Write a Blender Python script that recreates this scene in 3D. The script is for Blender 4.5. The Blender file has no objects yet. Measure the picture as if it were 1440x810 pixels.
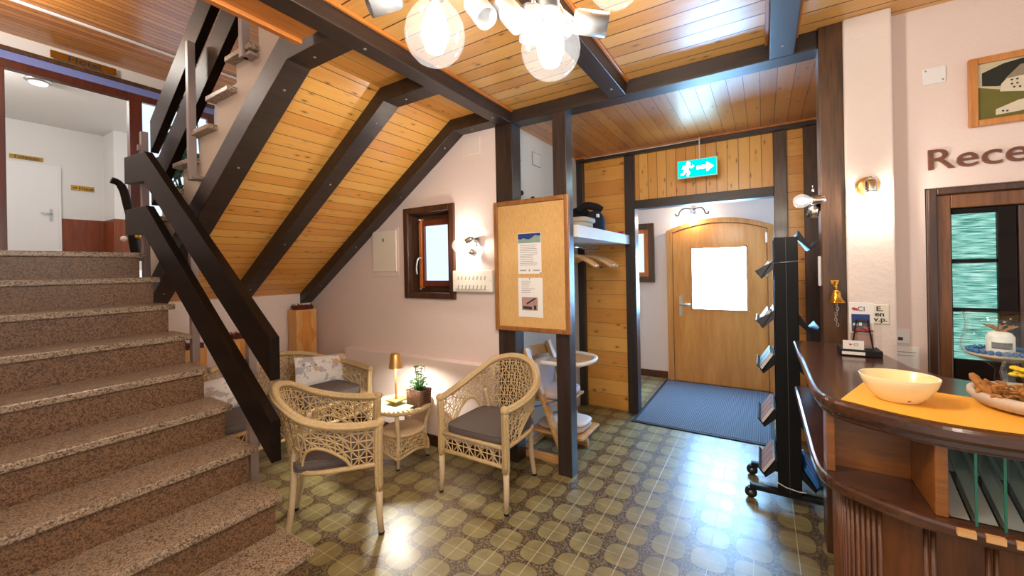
import bpy, math, random
from mathutils import Vector, Matrix
random.seed(7)
SC = bpy.context.scene
COL = SC.collection
PI = math.pi

# ------------------------------------------------------------------ node helpers
class NT:
    def __init__(s, name):
        s.m = bpy.data.materials.new(name); s.m.use_nodes = True
        s.t = s.m.node_tree; s.n = s.t.nodes; s.n.clear()
        s.out = s.n.new('ShaderNodeOutputMaterial')
    def new(s, kind, **kw):
        nd = s.n.new(kind)
        for k, v in kw.items(): setattr(nd, k, v)
        return nd
    def put(s, sock, v):
        if v is None: return
        if hasattr(v, 'links') or isinstance(v, bpy.types.NodeSocket): s.t.links.new(v, sock)
        else:
            if isinstance(v, (tuple, list)) and len(v) == 3 and sock.type == 'RGBA': v = (*v, 1)
            sock.default_value = v
    def m1(s, op, a, b=None, c=None):
        nd = s.new('ShaderNodeMath', operation=op)
        s.put(nd.inputs[0], a)
        if b is not None: s.put(nd.inputs[1], b)
        if c is not None: s.put(nd.inputs[2], c)
        return nd.outputs[0]
    def xyz(s):
        tc = s.new('ShaderNodeTexCoord'); sp = s.new('ShaderNodeSeparateXYZ')
        s.t.links.new(tc.outputs['Object'], sp.inputs[0]); s.obj = tc.outputs['Object']
        return sp.outputs
    def vec(s, x, y, z):
        c = s.new('ShaderNodeCombineXYZ')
        for i, v in enumerate((x, y, z)): s.put(c.inputs[i], v)
        return c.outputs[0]
    def noise(s, v, scale=5, detail=3, rough=.5):
        nd = s.new('ShaderNodeTexNoise'); s.put(nd.inputs['Vector'], v)
        nd.inputs['Scale'].default_value = scale; nd.inputs['Detail'].default_value = detail
        nd.inputs['Roughness'].default_value = rough
        return nd.outputs[0]
    def white(s, v):
        nd = s.new('ShaderNodeTexWhiteNoise', noise_dimensions='1D'); s.put(nd.inputs['W'], v)
        return nd.outputs[0]
    def voro(s, v, scale=5, out='Distance', feature='F1'):
        nd = s.new('ShaderNodeTexVoronoi', feature=feature); s.put(nd.inputs['Vector'], v)
        nd.inputs['Scale'].default_value = scale
        return nd.outputs[out]
    def mix(s, f, a, b, blend='MIX'):
        nd = s.new('ShaderNodeMix', data_type='RGBA', blend_type=blend)
        s.put(nd.inputs[0], f); s.put(nd.inputs[6], a); s.put(nd.inputs[7], b)
        return nd.outputs[2]
    def ramp(s, f, *stops):
        nd = s.new('ShaderNodeValToRGB'); el = nd.color_ramp.elements
        while len(el) < len(stops): el.new(.5)
        for e, (p, c) in zip(el, stops): e.position = p; e.color = (*c, 1) if len(c) == 3 else c
        s.put(nd.inputs[0], f)
        return nd.outputs[0]
    def step(s, v, lo, hi):
        nd = s.new('ShaderNodeMapRange'); nd.interpolation_type = 'SMOOTHSTEP'
        s.put(nd.inputs[0], v); nd.inputs[1].default_value = lo; nd.inputs[2].default_value = hi
        return nd.outputs[0]
    def bump(s, h, strength=.3, dist=.01):
        nd = s.new('ShaderNodeBump'); nd.inputs['Strength'].default_value = strength
        nd.inputs['Distance'].default_value = dist; s.put(nd.inputs['Height'], h)
        return nd.outputs[0]
    def bsdf(s, col, rough=.5, metal=0., normal=None, spec=.5, coat=0., emis=None, es=0., coat_r=.1):
        b = s.new('ShaderNodeBsdfPrincipled')
        s.put(b.inputs['Base Color'], col); s.put(b.inputs['Roughness'], rough)
        s.put(b.inputs['Metallic'], metal); s.put(b.inputs['Specular IOR Level'], spec)
        s.put(b.inputs['Coat Weight'], coat); s.put(b.inputs['Coat Roughness'], coat_r)
        if normal is not None: s.t.links.new(normal, b.inputs['Normal'])
        if emis is not None: s.put(b.inputs['Emission Color'], emis); b.inputs['Emission Strength'].default_value = es
        s.t.links.new(b.outputs[0], s.out.inputs[0]); s.b = b
        return s.m

def srgb(r, g, b):
    f = lambda c: (c/255/12.92 if c/255 <= .04045 else ((c/255+.055)/1.055)**2.4)
    return (f(r), f(g), f(b))

def plain(name, col, rough=.5, metal=0., var=.12, scale=40, bump=0., coat=0., spec=.5):
    t = NT(name); o = t.xyz()
    nz = t.noise(t.obj, scale, 4)
    c = t.mix(t.m1('MULTIPLY', nz, var*2), col, tuple(x*.55 for x in col))
    n = t.bump(nz, bump, .004) if bump else None
    return t.bsdf(c, rough, metal, n, spec, coat)

def planks(name, along, across, width, c1, c2, groove=(.02,.008,.003), rough=.32, coat=.3, knots=True, gw=.03):
    t = NT(name); o = t.xyz()
    u = t.m1('DIVIDE', o[across], width); idx = t.m1('FLOOR', u); fr = t.m1('FRACT', u)
    edge = t.m1('MINIMUM', fr, t.m1('SUBTRACT', 1., fr))
    rnd = t.white(idx)
    al = t.m1('ADD', t.m1('MULTIPLY', o[along], 1.0), t.m1('MULTIPLY', rnd, 37.))
    g1 = t.noise(t.vec(t.m1('MULTIPLY', al, 1.6), t.m1('MULTIPLY', u, 5.), idx), 1.6, 5, .6)
    g2 = t.noise(t.vec(t.m1('MULTIPLY', al, 3.), t.m1('MULTIPLY', u, 26.), idx), 1.5, 3, .6)
    f = t.m1('ADD', t.m1('MULTIPLY', rnd, .45), t.m1('ADD', t.m1('MULTIPLY', g1, .55), t.m1('MULTIPLY', g2, .25)))
    c = t.mix(t.step(f, .25, 1.0), c1, c2)
    if knots:
        kv = t.vec(t.m1('MULTIPLY', al, 7.), t.m1('MULTIPLY', u, 1.7), idx)
        kd = t.voro(kv, 1.0)
        k = t.step(kd, .15, .06)
        c = t.mix(t.m1('MULTIPLY', k, .85), c, tuple(x*.16 for x in c2))
        halo = t.step(kd, .3, .1)
        c = t.mix(t.m1('MULTIPLY', halo, .3), c, tuple(x*.5 for x in c2))
    gr = t.step(edge, gw, gw*.4)
    c = t.mix(gr, c, groove)
    n = t.bump(t.m1('SUBTRACT', t.m1('MULTIPLY', g2, .08), gr), .5, .004)
    return t.bsdf(c, rough, 0., n, .5, coat, coat_r=.25)

def grainy(name, c1, c2, along=2, sc=1., rough=.35, coat=.3, stretch=14, coat_r=.15):
    t = NT(name); o = t.xyz()
    v = [t.m1('MULTIPLY', o[i], (1.5 if i == along else stretch)*sc) for i in range(3)]
    g = t.noise(t.vec(*v), 1.6, 6, .65)
    v2 = [t.m1('MULTIPLY', o[i], (4. if i == along else stretch*7)*sc) for i in range(3)]
    g2 = t.noise(t.vec(*v2), 1.6, 3, .6)
    f = t.m1('ADD', t.m1('MULTIPLY', g, .7), t.m1('MULTIPLY', g2, .35))
    c = t.mix(t.step(f, .3, .75), c1, c2)
    return t.bsdf(c, rough, 0., t.bump(g2, .12, .003), .5, coat, coat_r=coat_r)

def emit(name, col, st):
    t = NT(name); e = t.new('ShaderNodeEmission'); t.put(e.inputs[0], col); e.inputs[1].default_value = st
    t.t.links.new(e.outputs[0], t.out.inputs[0]); return t.m

def clear(name, tint=(1,1,1), refl=.12, rough=.03, emis=0., ecol=(1,.9,.75)):
    t = NT(name)
    tr = t.new('ShaderNodeBsdfTransparent'); t.put(tr.inputs[0], tint)
    gl = t.new('ShaderNodeBsdfGlossy'); gl.inputs['Roughness'].default_value = rough
    fr = t.new('ShaderNodeFresnel'); fr.inputs[0].default_value = 1.45
    mx = t.new('ShaderNodeMixShader'); gm = t.new('ShaderNodeNewGeometry')
    t.t.links.new(t.m1('MULTIPLY', t.m1('ADD', fr.outputs[0], refl), t.m1('SUBTRACT', 1., gm.outputs['Backfacing'])), mx.inputs[0])
    t.t.links.new(tr.outputs[0], mx.inputs[1]); t.t.links.new(gl.outputs[0], mx.inputs[2])
    last = mx.outputs[0]
    if emis:
        e = t.new('ShaderNodeEmission'); t.put(e.inputs[0], ecol); e.inputs[1].default_value = emis
        a = t.new('ShaderNodeAddShader'); t.t.links.new(last, a.inputs[0]); t.t.links.new(e.outputs[0], a.inputs[1]); last = a.outputs[0]
    t.t.links.new(last, t.out.inputs[0]); return t.m

# ------------------------------------------------------------------ materials
M = {}
PA, PB = srgb(236,176,98), srgb(202,126,52)
M['ceil_x'] = planks('pine ceiling boards', 0, 1, .108, srgb(232,180,104), srgb(206,144,68), gw=.04)
M['ceil_up'] = planks('pine upstairs ceiling boards', 1, 0, .075, srgb(206,142,70), srgb(160,98,42), rough=.3, gw=.06)
M['ceil_entry'] = planks('pine entry ceiling boards', 1, 0, .086, srgb(214,146,76), srgb(182,110,48), rough=.40, coat=1.)
M['ceil_entry'].node_tree.nodes['Principled BSDF'].inputs['Coat Roughness'].default_value = .42
M['soffit'] = planks('pine soffit boards', 1, 2, .047, srgb(246,188,98), srgb(226,150,66), gw=.03)
M['soffit_flat'] = planks('pine soffit flat boards', 1, 0, .105, srgb(246,188,98), srgb(224,148,66), gw=.02)
M['pine_v'] = planks('pine upright boards', 2, 0, .082, srgb(248,190,98), srgb(228,152,66))
M['pine_h'] = planks('pine level boards', 0, 2, .14, srgb(246,184,92), srgb(224,148,62), gw=.012)
M['pine'] = grainy('oiled pine', srgb(200,128,56), srgb(160,90,34), 1, 1., .4, .1)
M['corkframe'] = grainy('brown board frame', srgb(170,114,60), srgb(128,80,38), 2, 1., .4, .1)
M['pine_block'] = grainy('pale pine block', srgb(236,186,112), srgb(196,128,62), 2, .5, .5, .0, 6)
M['beam'] = grainy('dark stained beam', srgb(58,43,36), srgb(30,21,17), 1, 1., .42, .1, coat_r=.3)
M['beam_x'] = grainy('dark stained cross beam', srgb(58,43,36), srgb(30,21,17), 0, 1., .42, .1, coat_r=.3)
M['post'] = grainy('dark stained post', srgb(64,48,42), srgb(34,24,21), 2, 1., .4, .2, coat_r=.25)
M['brownpost'] = grainy('walnut stained post', srgb(98,64,38), srgb(50,31,18), 2, 1., .35, .3)
M['rail'] = grainy('near black lacquered rail', srgb(30,18,12), srgb(15,9,6), 0, .6, .42, .0, coat_r=.2)
M['reddoor'] = grainy('red brown door frame', srgb(98,40,24), srgb(62,22,13), 2, 1., .3, .4)
M['wainscot'] = grainy('red brown wainscot', srgb(142,68,22), srgb(104,44,14), 2, .6, .4, .1)
M['beech'] = grainy('honey beech door', srgb(222,152,76), srgb(194,120,48), 2, .8, .35, .3, 10)
M['beech2'] = grainy('honey beech frame', srgb(214,150,84), srgb(180,112,52), 2, .8, .35, .3, 10)
M['oak'] = grainy('light oak', srgb(226,180,122), srgb(196,140,80), 0, 1., .4, .1)
M['counter'] = grainy('mahogany counter', srgb(88,54,36), srgb(46,26,18), 0, 1., .2, .35, 10, .12)
M['counter_v'] = grainy('mahogany upright panel', srgb(112,64,30), srgb(64,34,16), 2, 1., .32, .2, 10)
M['niche'] = grainy('honey brown niche panel', srgb(152,92,34), srgb(104,58,20), 0, 1., .35, .2, 10)
M['winframe'] = grainy('dark walnut window frame', srgb(86,54,36), srgb(48,28,18), 2, 1., .3, .35)
M['walnut'] = grainy('warm walnut casing', srgb(132,84,44), srgb(86,50,25), 2, 1., .35, .2)
M['sash'] = grainy('red brown window sash', srgb(120,56,34), srgb(84,36,22), 2, 1., .3, .35)
M['sash_edge'] = grainy('orange sash edge', srgb(214,124,52), srgb(180,92,34), 2, 1., .3, .35)
M['chrome'] = plain('chrome', (.78,.79,.8), .12, 1., .05)
M['steel'] = plain('brushed steel', (.55,.55,.56), .3, 1., .1)
M['rail'].node_tree.nodes['Principled BSDF'].inputs['Specular IOR Level'].default_value = .16
M['taupe'] = plain('taupe lacquered steel', srgb(146,128,122), .4, 0., .05)
M['brass'] = plain('brass', srgb(206,160,70), .25, 1., .1)
M['gold'] = plain('satin gold metal', srgb(222,176,106), .3, .8, .05)
M['black'] = plain('black satin', (.008,.008,.009), .55, 0., .1, spec=.35)
M['alu'] = plain('matt silver aluminium', (.42,.43,.44), .38, .8, .05)
M['darkgrey'] = plain('dark grey metal', (.06,.06,.065), .4, .3, .1)
M['letterbrown'] = grainy('brown letter wood', srgb(124,72,44), srgb(92,50,30), 0)
M['blackwood'] = plain('black painted board', (.006,.006,.007), .5, 0., .1, spec=.25)
M['white'] = plain('white paint', (.82,.82,.82), .5, 0., .04)
M['ivory'] = plain('ivory plastic', srgb(236,230,216), .4, 0., .03)
M['paper'] = plain('white paper', (.85,.84,.82), .6, 0., .03)
M['ink'] = plain('dark printed ink', (.03,.03,.035), .6)
M['greyink'] = plain('grey printed ink', (.35,.35,.36), .6)
M['red'] = plain('red print', srgb(200,40,60), .5)
M['rubber'] = plain('black rubber', (.01,.01,.01), .7)
M['cushion'] = plain('grey brown woven cushion', srgb(108,98,96), .9, 0., .35, 300, .3)
M['blue_print'] = plain('deep blue print', srgb(40,66,140), .5, 0., .5, 30)
M['greyboard'] = plain('grey board', srgb(150,148,146), .5, 0., .1)
M['glass'] = clear('clear glass', (.98,1,.99), .015)
M['shelfglass'] = clear('greenish glass', (.86,.95,.92), .04)
M['acrylic'] = clear('clear acrylic', (.97,.98,.98), .05)
M['glassedge'] = plain('green glass edge', srgb(40,110,90), .2)
M['orange_cloth'] = plain('orange yellow cloth', srgb(246,178,60), .85, 0., .12, 200, .1)
M['navy'] = plain('navy cloth', srgb(28,36,62), .85, 0., .3, 120, .2)
M['beige_cloth'] = plain('beige cloth', srgb(200,190,176), .85, 0., .15, 80, .2)
M['darkcloth'] = plain('black cloth', srgb(22,20,24), .85, 0., .3, 120, .2)
M['mauve_cloth'] = plain('pale mauve cloth', srgb(206,188,184), .85, 0., .1, 80, .2)
M['teal_print'] = plain('grey green print', srgb(150,176,166), .5, 0., .3, 20)
M['pink_print'] = plain('pinkish print', srgb(208,166,156), .5, 0., .6, 25)
M['skyblue'] = plain('bright blue plastic', srgb(50,130,210), .35)
M['leaf'] = plain('plant leaf', srgb(70,150,62), .45, 0., .5, 60)
M['darkleaf'] = plain('dark plant leaf', srgb(20,92,60), .35, 0., .5, 20)
M['soil'] = plain('soil', srgb(60,42,30), .9)
M['basket'] = plain('brown basket', srgb(150,108,84), .7, 0., .4, 90, .3)
M['wreath'] = plain('dried red brown twigs', srgb(120,52,44), .8, 0., .5, 60, .3)
M['wicker'] = plain('natural wicker', srgb(224,194,142), .55, 0., .5, 70, .35)
M['wicker_leg'] = plain('pale wrapped leg', srgb(222,198,160), .5, 0., .2, 60, .15)
M['yellow'] = plain('yellow petals', srgb(250,210,40), .6, 0., .2, 60)
M['bluebead'] = plain('blue beads', srgb(40,110,180), .15)
M['driftwood'] = plain('dried driftwood', srgb(192,132,66), .85, 0., .7, 60, .8)
M['stone'] = plain('pale weathered stone', srgb(206,190,172), .7, 0., .3, 40, .4)
M['blue_sheen'] = plain('painted daylight sheen', srgb(124,138,200), .3, 0., .1)  # daylight reflected in a dark brown beam, put into the base colour
M['granule'] = plain('darker grey', (.1,.1,.1), .6)

def stucco(name, col, bump=.25, sc=55):
    t = NT(name); t.xyz()
    a = t.noise(t.obj, sc, 4, .6); b = t.noise(t.obj, 1.4, 2)
    c = t.mix(t.m1('MULTIPLY', b, .25), col, tuple(x*.88 for x in col))
    return t.bsdf(c, .8, 0., t.bump(a, bump, .008), .3)
M['stucco'] = stucco('pinkish white stucco', srgb(232,214,207))
M['stucco_rough'] = stucco('rough white stucco', srgb(232,218,210), .55, 26)
M['plaster'] = stucco('smooth grey white plaster', srgb(226,226,224), .06)
M['cheek'] = stucco('cream stair cheek plaster', srgb(224,208,190), .12)

def floor_mat():
    t = NT('seventies cushion pattern floor tile'); o = t.xyz()
    P = .1815
    fx = t.m1('SUBTRACT', t.m1('FRACT', t.m1('DIVIDE', t.m1('ADD', o[0], .968+P*40.5), P)), .5)
    fy = t.m1('SUBTRACT', t.m1('FRACT', t.m1('DIVIDE', t.m1('SUBTRACT', o[1], 1.92-P*40.5), P)), .5)
    ax, ay = t.m1('ABSOLUTE', fx), t.m1('ABSOLUTE', fy)
    r = t.m1('POWER', t.m1('ADD', t.m1('POWER', ax, 3.1), t.m1('POWER', ay, 3.1)), 1/3.1)
    wob = t.m1('MULTIPLY', t.m1('SUBTRACT', t.noise(t.obj, 60, 2), .5), .03)
    r = t.m1('ADD', r, wob)
    inside = t.step(r, .438, .420)
    rim = t.m1('MULTIPLY', t.step(r, .41, .43), t.step(r, .47, .44))
    n1 = t.noise(t.obj, 9, 4); n2 = t.noise(t.obj, 90, 3)
    cush = t.mix(t.step(n1, .3, .7), srgb(160,148,100), srgb(136,124,80))
    cush = t.mix(t.m1('MULTIPLY', n2, .35), cush, srgb(112,102,70))
    sp = t.voro(t.obj, 150, 'Color'); spv = t.new('ShaderNodeSeparateXYZ'); t.put(spv.inputs[0], sp)
    bord = t.mix(t.step(spv.outputs[0], .35, .75), srgb(74,60,43), srgb(134,116,86))
    c = t.mix(inside, bord, cush)
    c = t.mix(t.m1('MULTIPLY', rim, .55), c, srgb(76,64,44))
    gx = t.step(ax, .011, .006); gy = t.step(ay, .011, .006)
    g = t.m1('MULTIPLY', t.m1('MAXIMUM', gx, t.m1('MULTIPLY', gy, .6)), .8)
    c = t.mix(g, c, srgb(206,198,168))
    # small diamond where four cushions meet
    dd = t.m1('ADD', t.m1('SUBTRACT', .5, ax), t.m1('SUBTRACT', .5, ay))
    dia = t.m1('MULTIPLY', t.step(dd, .135, .12), t.step(dd, .095, .11))
    c = t.mix(t.m1('MULTIPLY', dia, .7), c, srgb(64,54,40))
    hgt = t.m1('ADD', t.m1('MULTIPLY', inside, .5), t.m1('ADD', t.m1('MULTIPLY', n2, .25), t.m1('MULTIPLY', t.m1('MULTIPLY', spv.outputs[0], t.m1('SUBTRACT', 1., inside)), .5)))
    hgt = t.m1('SUBTRACT', hgt, g)
    rough = t.m1('ADD', .26, t.m1('MULTIPLY', n1, .16))
    return t.bsdf(c, rough, 0., t.bump(hgt, .22, .003), .95)
M['floor'] = floor_mat()

def granite(name, a, b, d, e, rough=.3):
    t = NT(name); t.xyz()
    v = t.voro(t.obj, 300, 'Color'); s = t.new('ShaderNodeSeparateXYZ'); t.put(s.inputs[0], v)
    v2 = t.voro(t.obj, 170, 'Color'); s2 = t.new('ShaderNodeSeparateXYZ'); t.put(s2.inputs[0], v2)
    c = t.ramp(s.outputs[0], (.0, d), (.22, a), (.6, b), (.9, e))
    c = t.mix(t.step(s2.outputs[1], .72, .8), c, d)
    n = t.noise(t.obj, 6, 3)
    c = t.mix(t.m1('MULTIPLY', n, .4), c, a)
    return t.bsdf(c, rough, 0., None, .5)
M['granite'] = granite('pale speckled granite', srgb(146,124,102), srgb(166,144,120), srgb(82,66,52), srgb(196,176,154))
M['granite_dark'] = granite('tan speckled granite', srgb(112,82,58), srgb(128,96,70), srgb(72,50,34), srgb(150,116,86), .4)

def mat_rug():
    t = NT('ribbed blue grey door mat'); o = t.xyz()
    w = t.m1('SINE', t.m1('MULTIPLY', o[0], 420.)); w2 = t.m1('SINE', t.m1('MULTIPLY', o[1], 420.))
    h = t.m1('ADD', t.m1('MULTIPLY', w, .5), t.m1('MULTIPLY', w2, .3))
    n = t.noise(t.obj, 160, 3)
    c = t.mix(t.step(t.m1('ADD', h, n), .1, 1.1), srgb(66,72,82), srgb(120,128,142))
    return t.bsdf(c, .8, 0., t.bump(h, .4, .004), .4)
M['rug'] = mat_rug()

def mat_floral():
    t = NT('white floral cushion print'); t.xyz()
    n = t.noise(t.obj, 13, 5, .65); v = t.voro(t.obj, 19); n2 = t.noise(t.obj, 8, 2)
    c = t.mix(t.step(n, .52, .56), srgb(238,235,232), srgb(192,188,194))
    c = t.mix(t.m1('MULTIPLY', t.step(v, .17, .12), t.step(n2, .48, .55)), c, srgb(60,62,70))
    c = t.mix(t.m1('MULTIPLY', t.step(t.noise(t.obj, 7, 1), .66, .70), .8), c, srgb(222,170,116))
    return t.bsdf(c, .85, 0., None, .3)
M['floral'] = mat_floral()

def mat_cork():
    t = NT('cork veneer'); o = t.xyz()
    n = t.noise(t.vec(t.m1('MULTIPLY', o[0], 120.), 0., t.m1('MULTIPLY', o[2], 22.)), 1., 3, .7)
    m = t.noise(t.obj, 2.5, 2)
    c = t.mix(t.step(t.m1('ADD', t.m1('MULTIPLY', n, .7), t.m1('MULTIPLY', m, .4)), .35, .75), srgb(222,182,120), srgb(200,156,96))
    return t.bsdf(c, .7, 0., t.bump(n, .1, .003), .3)
M['cork'] = mat_cork()

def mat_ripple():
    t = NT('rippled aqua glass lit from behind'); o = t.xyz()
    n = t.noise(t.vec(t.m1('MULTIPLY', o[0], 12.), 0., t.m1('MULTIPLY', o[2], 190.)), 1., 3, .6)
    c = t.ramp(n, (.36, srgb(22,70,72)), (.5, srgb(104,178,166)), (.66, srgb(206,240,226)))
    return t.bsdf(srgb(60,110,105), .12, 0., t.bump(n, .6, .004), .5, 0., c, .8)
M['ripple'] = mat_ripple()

def mat_ceramic():
    t = NT('cream ceramic with faint sprigs'); t.xyz()
    v = t.voro(t.obj, 34); n = t.noise(t.obj, 14, 2)
    c = t.mix(t.m1('MULTIPLY', t.step(v, .16, .1), t.step(n, .55, .62)), srgb(240,222,170), srgb(168,120,96))
    return t.bsdf(c, .2, 0., None, .5, .4)
M['ceramic'] = mat_ceramic()

M['filament'] = emit('glowing filament', (1.,.90,.78), 200)
M['filament_wall'] = emit('glowing wall filament', (1.,.90,.78), 200)
M['bulbglass'] = clear('bulb glass', (1,1,1), .08, .02, .24, (1.,.97,.93))
M['lampdisc'] = emit('lit lamp diffuser', (1.,.96,.84), 520)
M['daylight_door'] = emit('frosted pane in daylight', (.27,.59,1.), 46)
M['daylight'] = emit('daylight pane', (.62,.80,1.), 1.1)
M['daylight_up'] = emit('upstairs daylight pane', (.72,.84,1.), 1.0)
M['exitgreen'] = emit('lit green sign face', (.0,.62,.48), 1.5)
M['exitwhite'] = emit('lit white pictogram', (.55,.86,1.), 60)
M['halllight'] = emit('lit hall lamp', (1.,.96,.9), 1.2)

# ------------------------------------------------------------------ mesh builder
class MB:
    def __init__(s): s.v = []; s.f = []
    def add(s, vs, fs):
        b = len(s.v); s.v += [tuple(p) for p in vs]; s.f += [tuple(i+b for i in f) for f in fs]; return s
    def box(s, x0, x1, y0, y1, z0, z1):
        return s.add([(x,y,z) for x in (x0,x1) for y in (y0,y1) for z in (z0,z1)],
            [(0,1,3,2),(4,6,7,5),(0,4,5,1),(2,3,7,6),(0,2,6,4),(1,5,7,3)])
    def bar(s, a, b, w, h, up=(0,0,1)):
        a, b = Vector(a), Vector(b); d = (b-a).normalized(); u = Vector(up)
        r = d.cross(u)
        if r.length < 1e-4: r = d.cross(Vector((0,1,0)))
        r.normalize(); u = r.cross(d).normalized()
        vs = [p + r*(i*w/2) + u*(j*h/2) for p in (a,b) for i in (-1,1) for j in (-1,1)]
        return s.add(vs, [(0,1,3,2),(4,6,7,5),(0,4,5,1),(2,3,7,6),(0,2,6,4),(1,5,7,3)])
    def prism(s, poly, axis, a0, a1):
        n = len(poly); area = sum(poly[i][0]*poly[(i+1)%n][1]-poly[(i+1)%n][0]*poly[i][1] for i in range(n))
        if area < 0: poly = poly[::-1]
        def P(p, a):
            return (a,p[0],p[1]) if axis == 0 else (p[0],a,p[1]) if axis == 1 else (p[0],p[1],a)
        vs = [P(p,a0) for p in poly] + [P(p,a1) for p in poly]
        lo, hi = tuple(range(n)), tuple(range(n,2*n))
        sides = [(i,(i+1)%n,n+(i+1)%n,n+i) for i in range(n)]
        if axis == 1: fs = [lo, hi[::-1]] + [f[::-1] for f in sides]
        else: fs = [lo[::-1], hi] + sides
        return s.add(vs, fs)
    def tube(s, pts, r, n=8, closed=False, flat=1.):
        pts = [Vector(p) for p in pts]; m = len(pts)
        rs = r if isinstance(r, (list,tuple)) else [r]*m
        vs = []; prev = None
        for i, p in enumerate(pts):
            a = pts[(i-1)%m] if closed or i > 0 else p; b = pts[(i+1)%m] if closed or i < m-1 else p
            d = (b-a)
            if d.length < 1e-9: d = Vector((0,0,1))
            d.normalize()
            if prev is None:
                up = Vector((0,0,1)) if abs(d.z) < .9 else Vector((1,0,0)); r1 = d.cross(up).normalized()
            else:
                r1 = prev - d*prev.dot(d)
                r1 = r1.normalized() if r1.length > 1e-6 else d.orthogonal().normalized()
            prev = r1; u = d.cross(r1)
            for k in range(n):
                t = 2*PI*k/n; vs.append(p + (r1*math.cos(t) + u*math.sin(t)*flat)*rs[i])
        fs = []
        for i in range(m if closed else m-1):
            j = (i+1) % m
            for k in range(n): fs.append((i*n+k, i*n+(k+1)%n, j*n+(k+1)%n, j*n+k))
        if not closed: fs += [tuple(range(n))[::-1], tuple(range((m-1)*n, m*n))]
        return s.add(vs, fs)
    def lathe(s, prof, c=(0,0,0), n=24, axis=None, sx=1., sy=1., cap=True):
        c = Vector(c); vs = []; R = Matrix.Identity(3)
        if axis is not None: R = Vector((0,0,1)).rotation_difference(Vector(axis)).to_matrix()
        for (r,z) in prof:
            for k in range(n):
                t = 2*PI*k/n; vs.append(c + R @ Vector((r*math.cos(t)*sx, r*math.sin(t)*sy, z)))
        fs = []
        for i in range(len(prof)-1):
            for k in range(n): fs.append((i*n+k, i*n+(k+1)%n, (i+1)*n+(k+1)%n, (i+1)*n+k))
        if cap: fs += [tuple(range(n))[::-1], tuple(range((len(prof)-1)*n, len(prof)*n))]
        return s.add(vs, fs)
    def ball(s, c, r, n=16, m=10, sc=(1,1,1), e=1.):
        c = Vector(c); sp = lambda q: math.copysign(abs(q)**e, q)
        vs = []
        for i in range(m+1):
            a = -PI/2 + PI*i/m
            a = max(min(a, PI/2-.02), -PI/2+.02)
            for k in range(n):
                t = 2*PI*k/n
                vs.append(c + Vector((sp(math.cos(a))*sp(math.cos(t))*r*sc[0], sp(math.cos(a))*sp(math.sin(t))*r*sc[1], sp(math.sin(a))*r*sc[2])))
        fs = [(i*n+k, i*n+(k+1)%n, (i+1)*n+(k+1)%n, (i+1)*n+k) for i in range(m) for k in range(n)]
        fs += [tuple(range(n))[::-1], tuple(range(m*n, (m+1)*n))]
        return s.add(vs, fs)
    def grid(s, fn, nu, nv, th=None):
        vs = [Vector(fn(i/nu, j/nv)) for i in range(nu+1) for j in range(nv+1)]
        q = lambda i,j: i*(nv+1)+j
        fs = [(q(i,j), q(i+1,j), q(i+1,j+1), q(i,j+1)) for i in range(nu) for j in range(nv)]
        if th is None: return s.add(vs, fs)
        th = Vector(th); k = len(vs); vs2 = vs + [p+th for p in vs]
        fs2 = [f[::-1] for f in fs] + [tuple(a+k for a in f) for f in fs]
        ring = [q(i,0) for i in range(nu)] + [q(nu,j) for j in range(nv)] + [q(i,nv) for i in range(nu,0,-1)] + [q(0,j) for j in range(nv,0,-1)]
        for a, b in zip(ring, ring[1:]+ring[:1]): fs2.append((a,b,b+k,a+k))
        return s.add(vs2, fs2)
    def move(s, mat):
        s.v = [tuple(mat @ Vector(p)) for p in s.v]; return s
    def build(s, name, mat, parent=None, smooth=False, bevel=0., loc=None, label=None):
        me = bpy.data.meshes.new(name); me.from_pydata(s.v, [], s.f); me.update()
        o = bpy.data.objects.new(name, me); COL.objects.link(o)
        me.materials.append(M[mat] if isinstance(mat, str) else mat)
        if smooth:
            for p in me.polygons: p.use_smooth = True
        if bevel:
            b = o.modifiers.new('edge', 'BEVEL'); b.width = bevel; b.segments = 2; b.limit_method = 'ANGLE'; b.angle_limit = .6
        if loc is not None: o.location = loc
        if parent is not None: o.parent = parent
        if label: o['label'] = label
        return o

def tag(o, label, cat, group=None, kind=None):
    o['label'] = label; o['category'] = cat
    if group: o['group'] = group
    if kind: o['kind'] = kind
    return o
def struct(o, label=None):
    o['kind'] = 'structure'
    if label: o['label'] = label
    return o
def thing(name, label, cat, loc=(0,0,0), rz=0., group=None, kind=None):
    o = bpy.data.objects.new(name, None); COL.objects.link(o)
    o.empty_display_size = .05; o.location = loc; o.rotation_euler = (0,0,rz)
    return tag(o, label, cat, group, kind)
def kids(o): return [c for c in bpy.data.objects if c.parent == o]
def copy_tree(o, parent=None):
    ch = kids(o)
    c = o.copy(); COL.objects.link(c)
    if parent is not None: c.parent = parent
    for k in ch: copy_tree(k, c)
    return c
def text(body, size, mat, name, loc, rot, parent=None, sx=1., bold=0., depth=.0015, align='LEFT'):
    cu = bpy.data.curves.new(name, 'FONT'); cu.body = body; cu.size = size; cu.extrude = depth; cu.offset = bold
    cu.align_x = align; cu.resolution_u = 4
    cu.materials.append(M[mat])
    tmp = bpy.data.objects.new(name, cu); COL.objects.link(tmp)
    me = bpy.data.meshes.new_from_object(tmp); bpy.data.objects.remove(tmp)
    me.transform(Matrix.Diagonal((sx,1,1,1)))
    o = bpy.data.objects.new(name, me); COL.objects.link(o)
    o.location = loc; o.rotation_euler = rot
    if parent is not None: o.parent = parent
    return o
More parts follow.
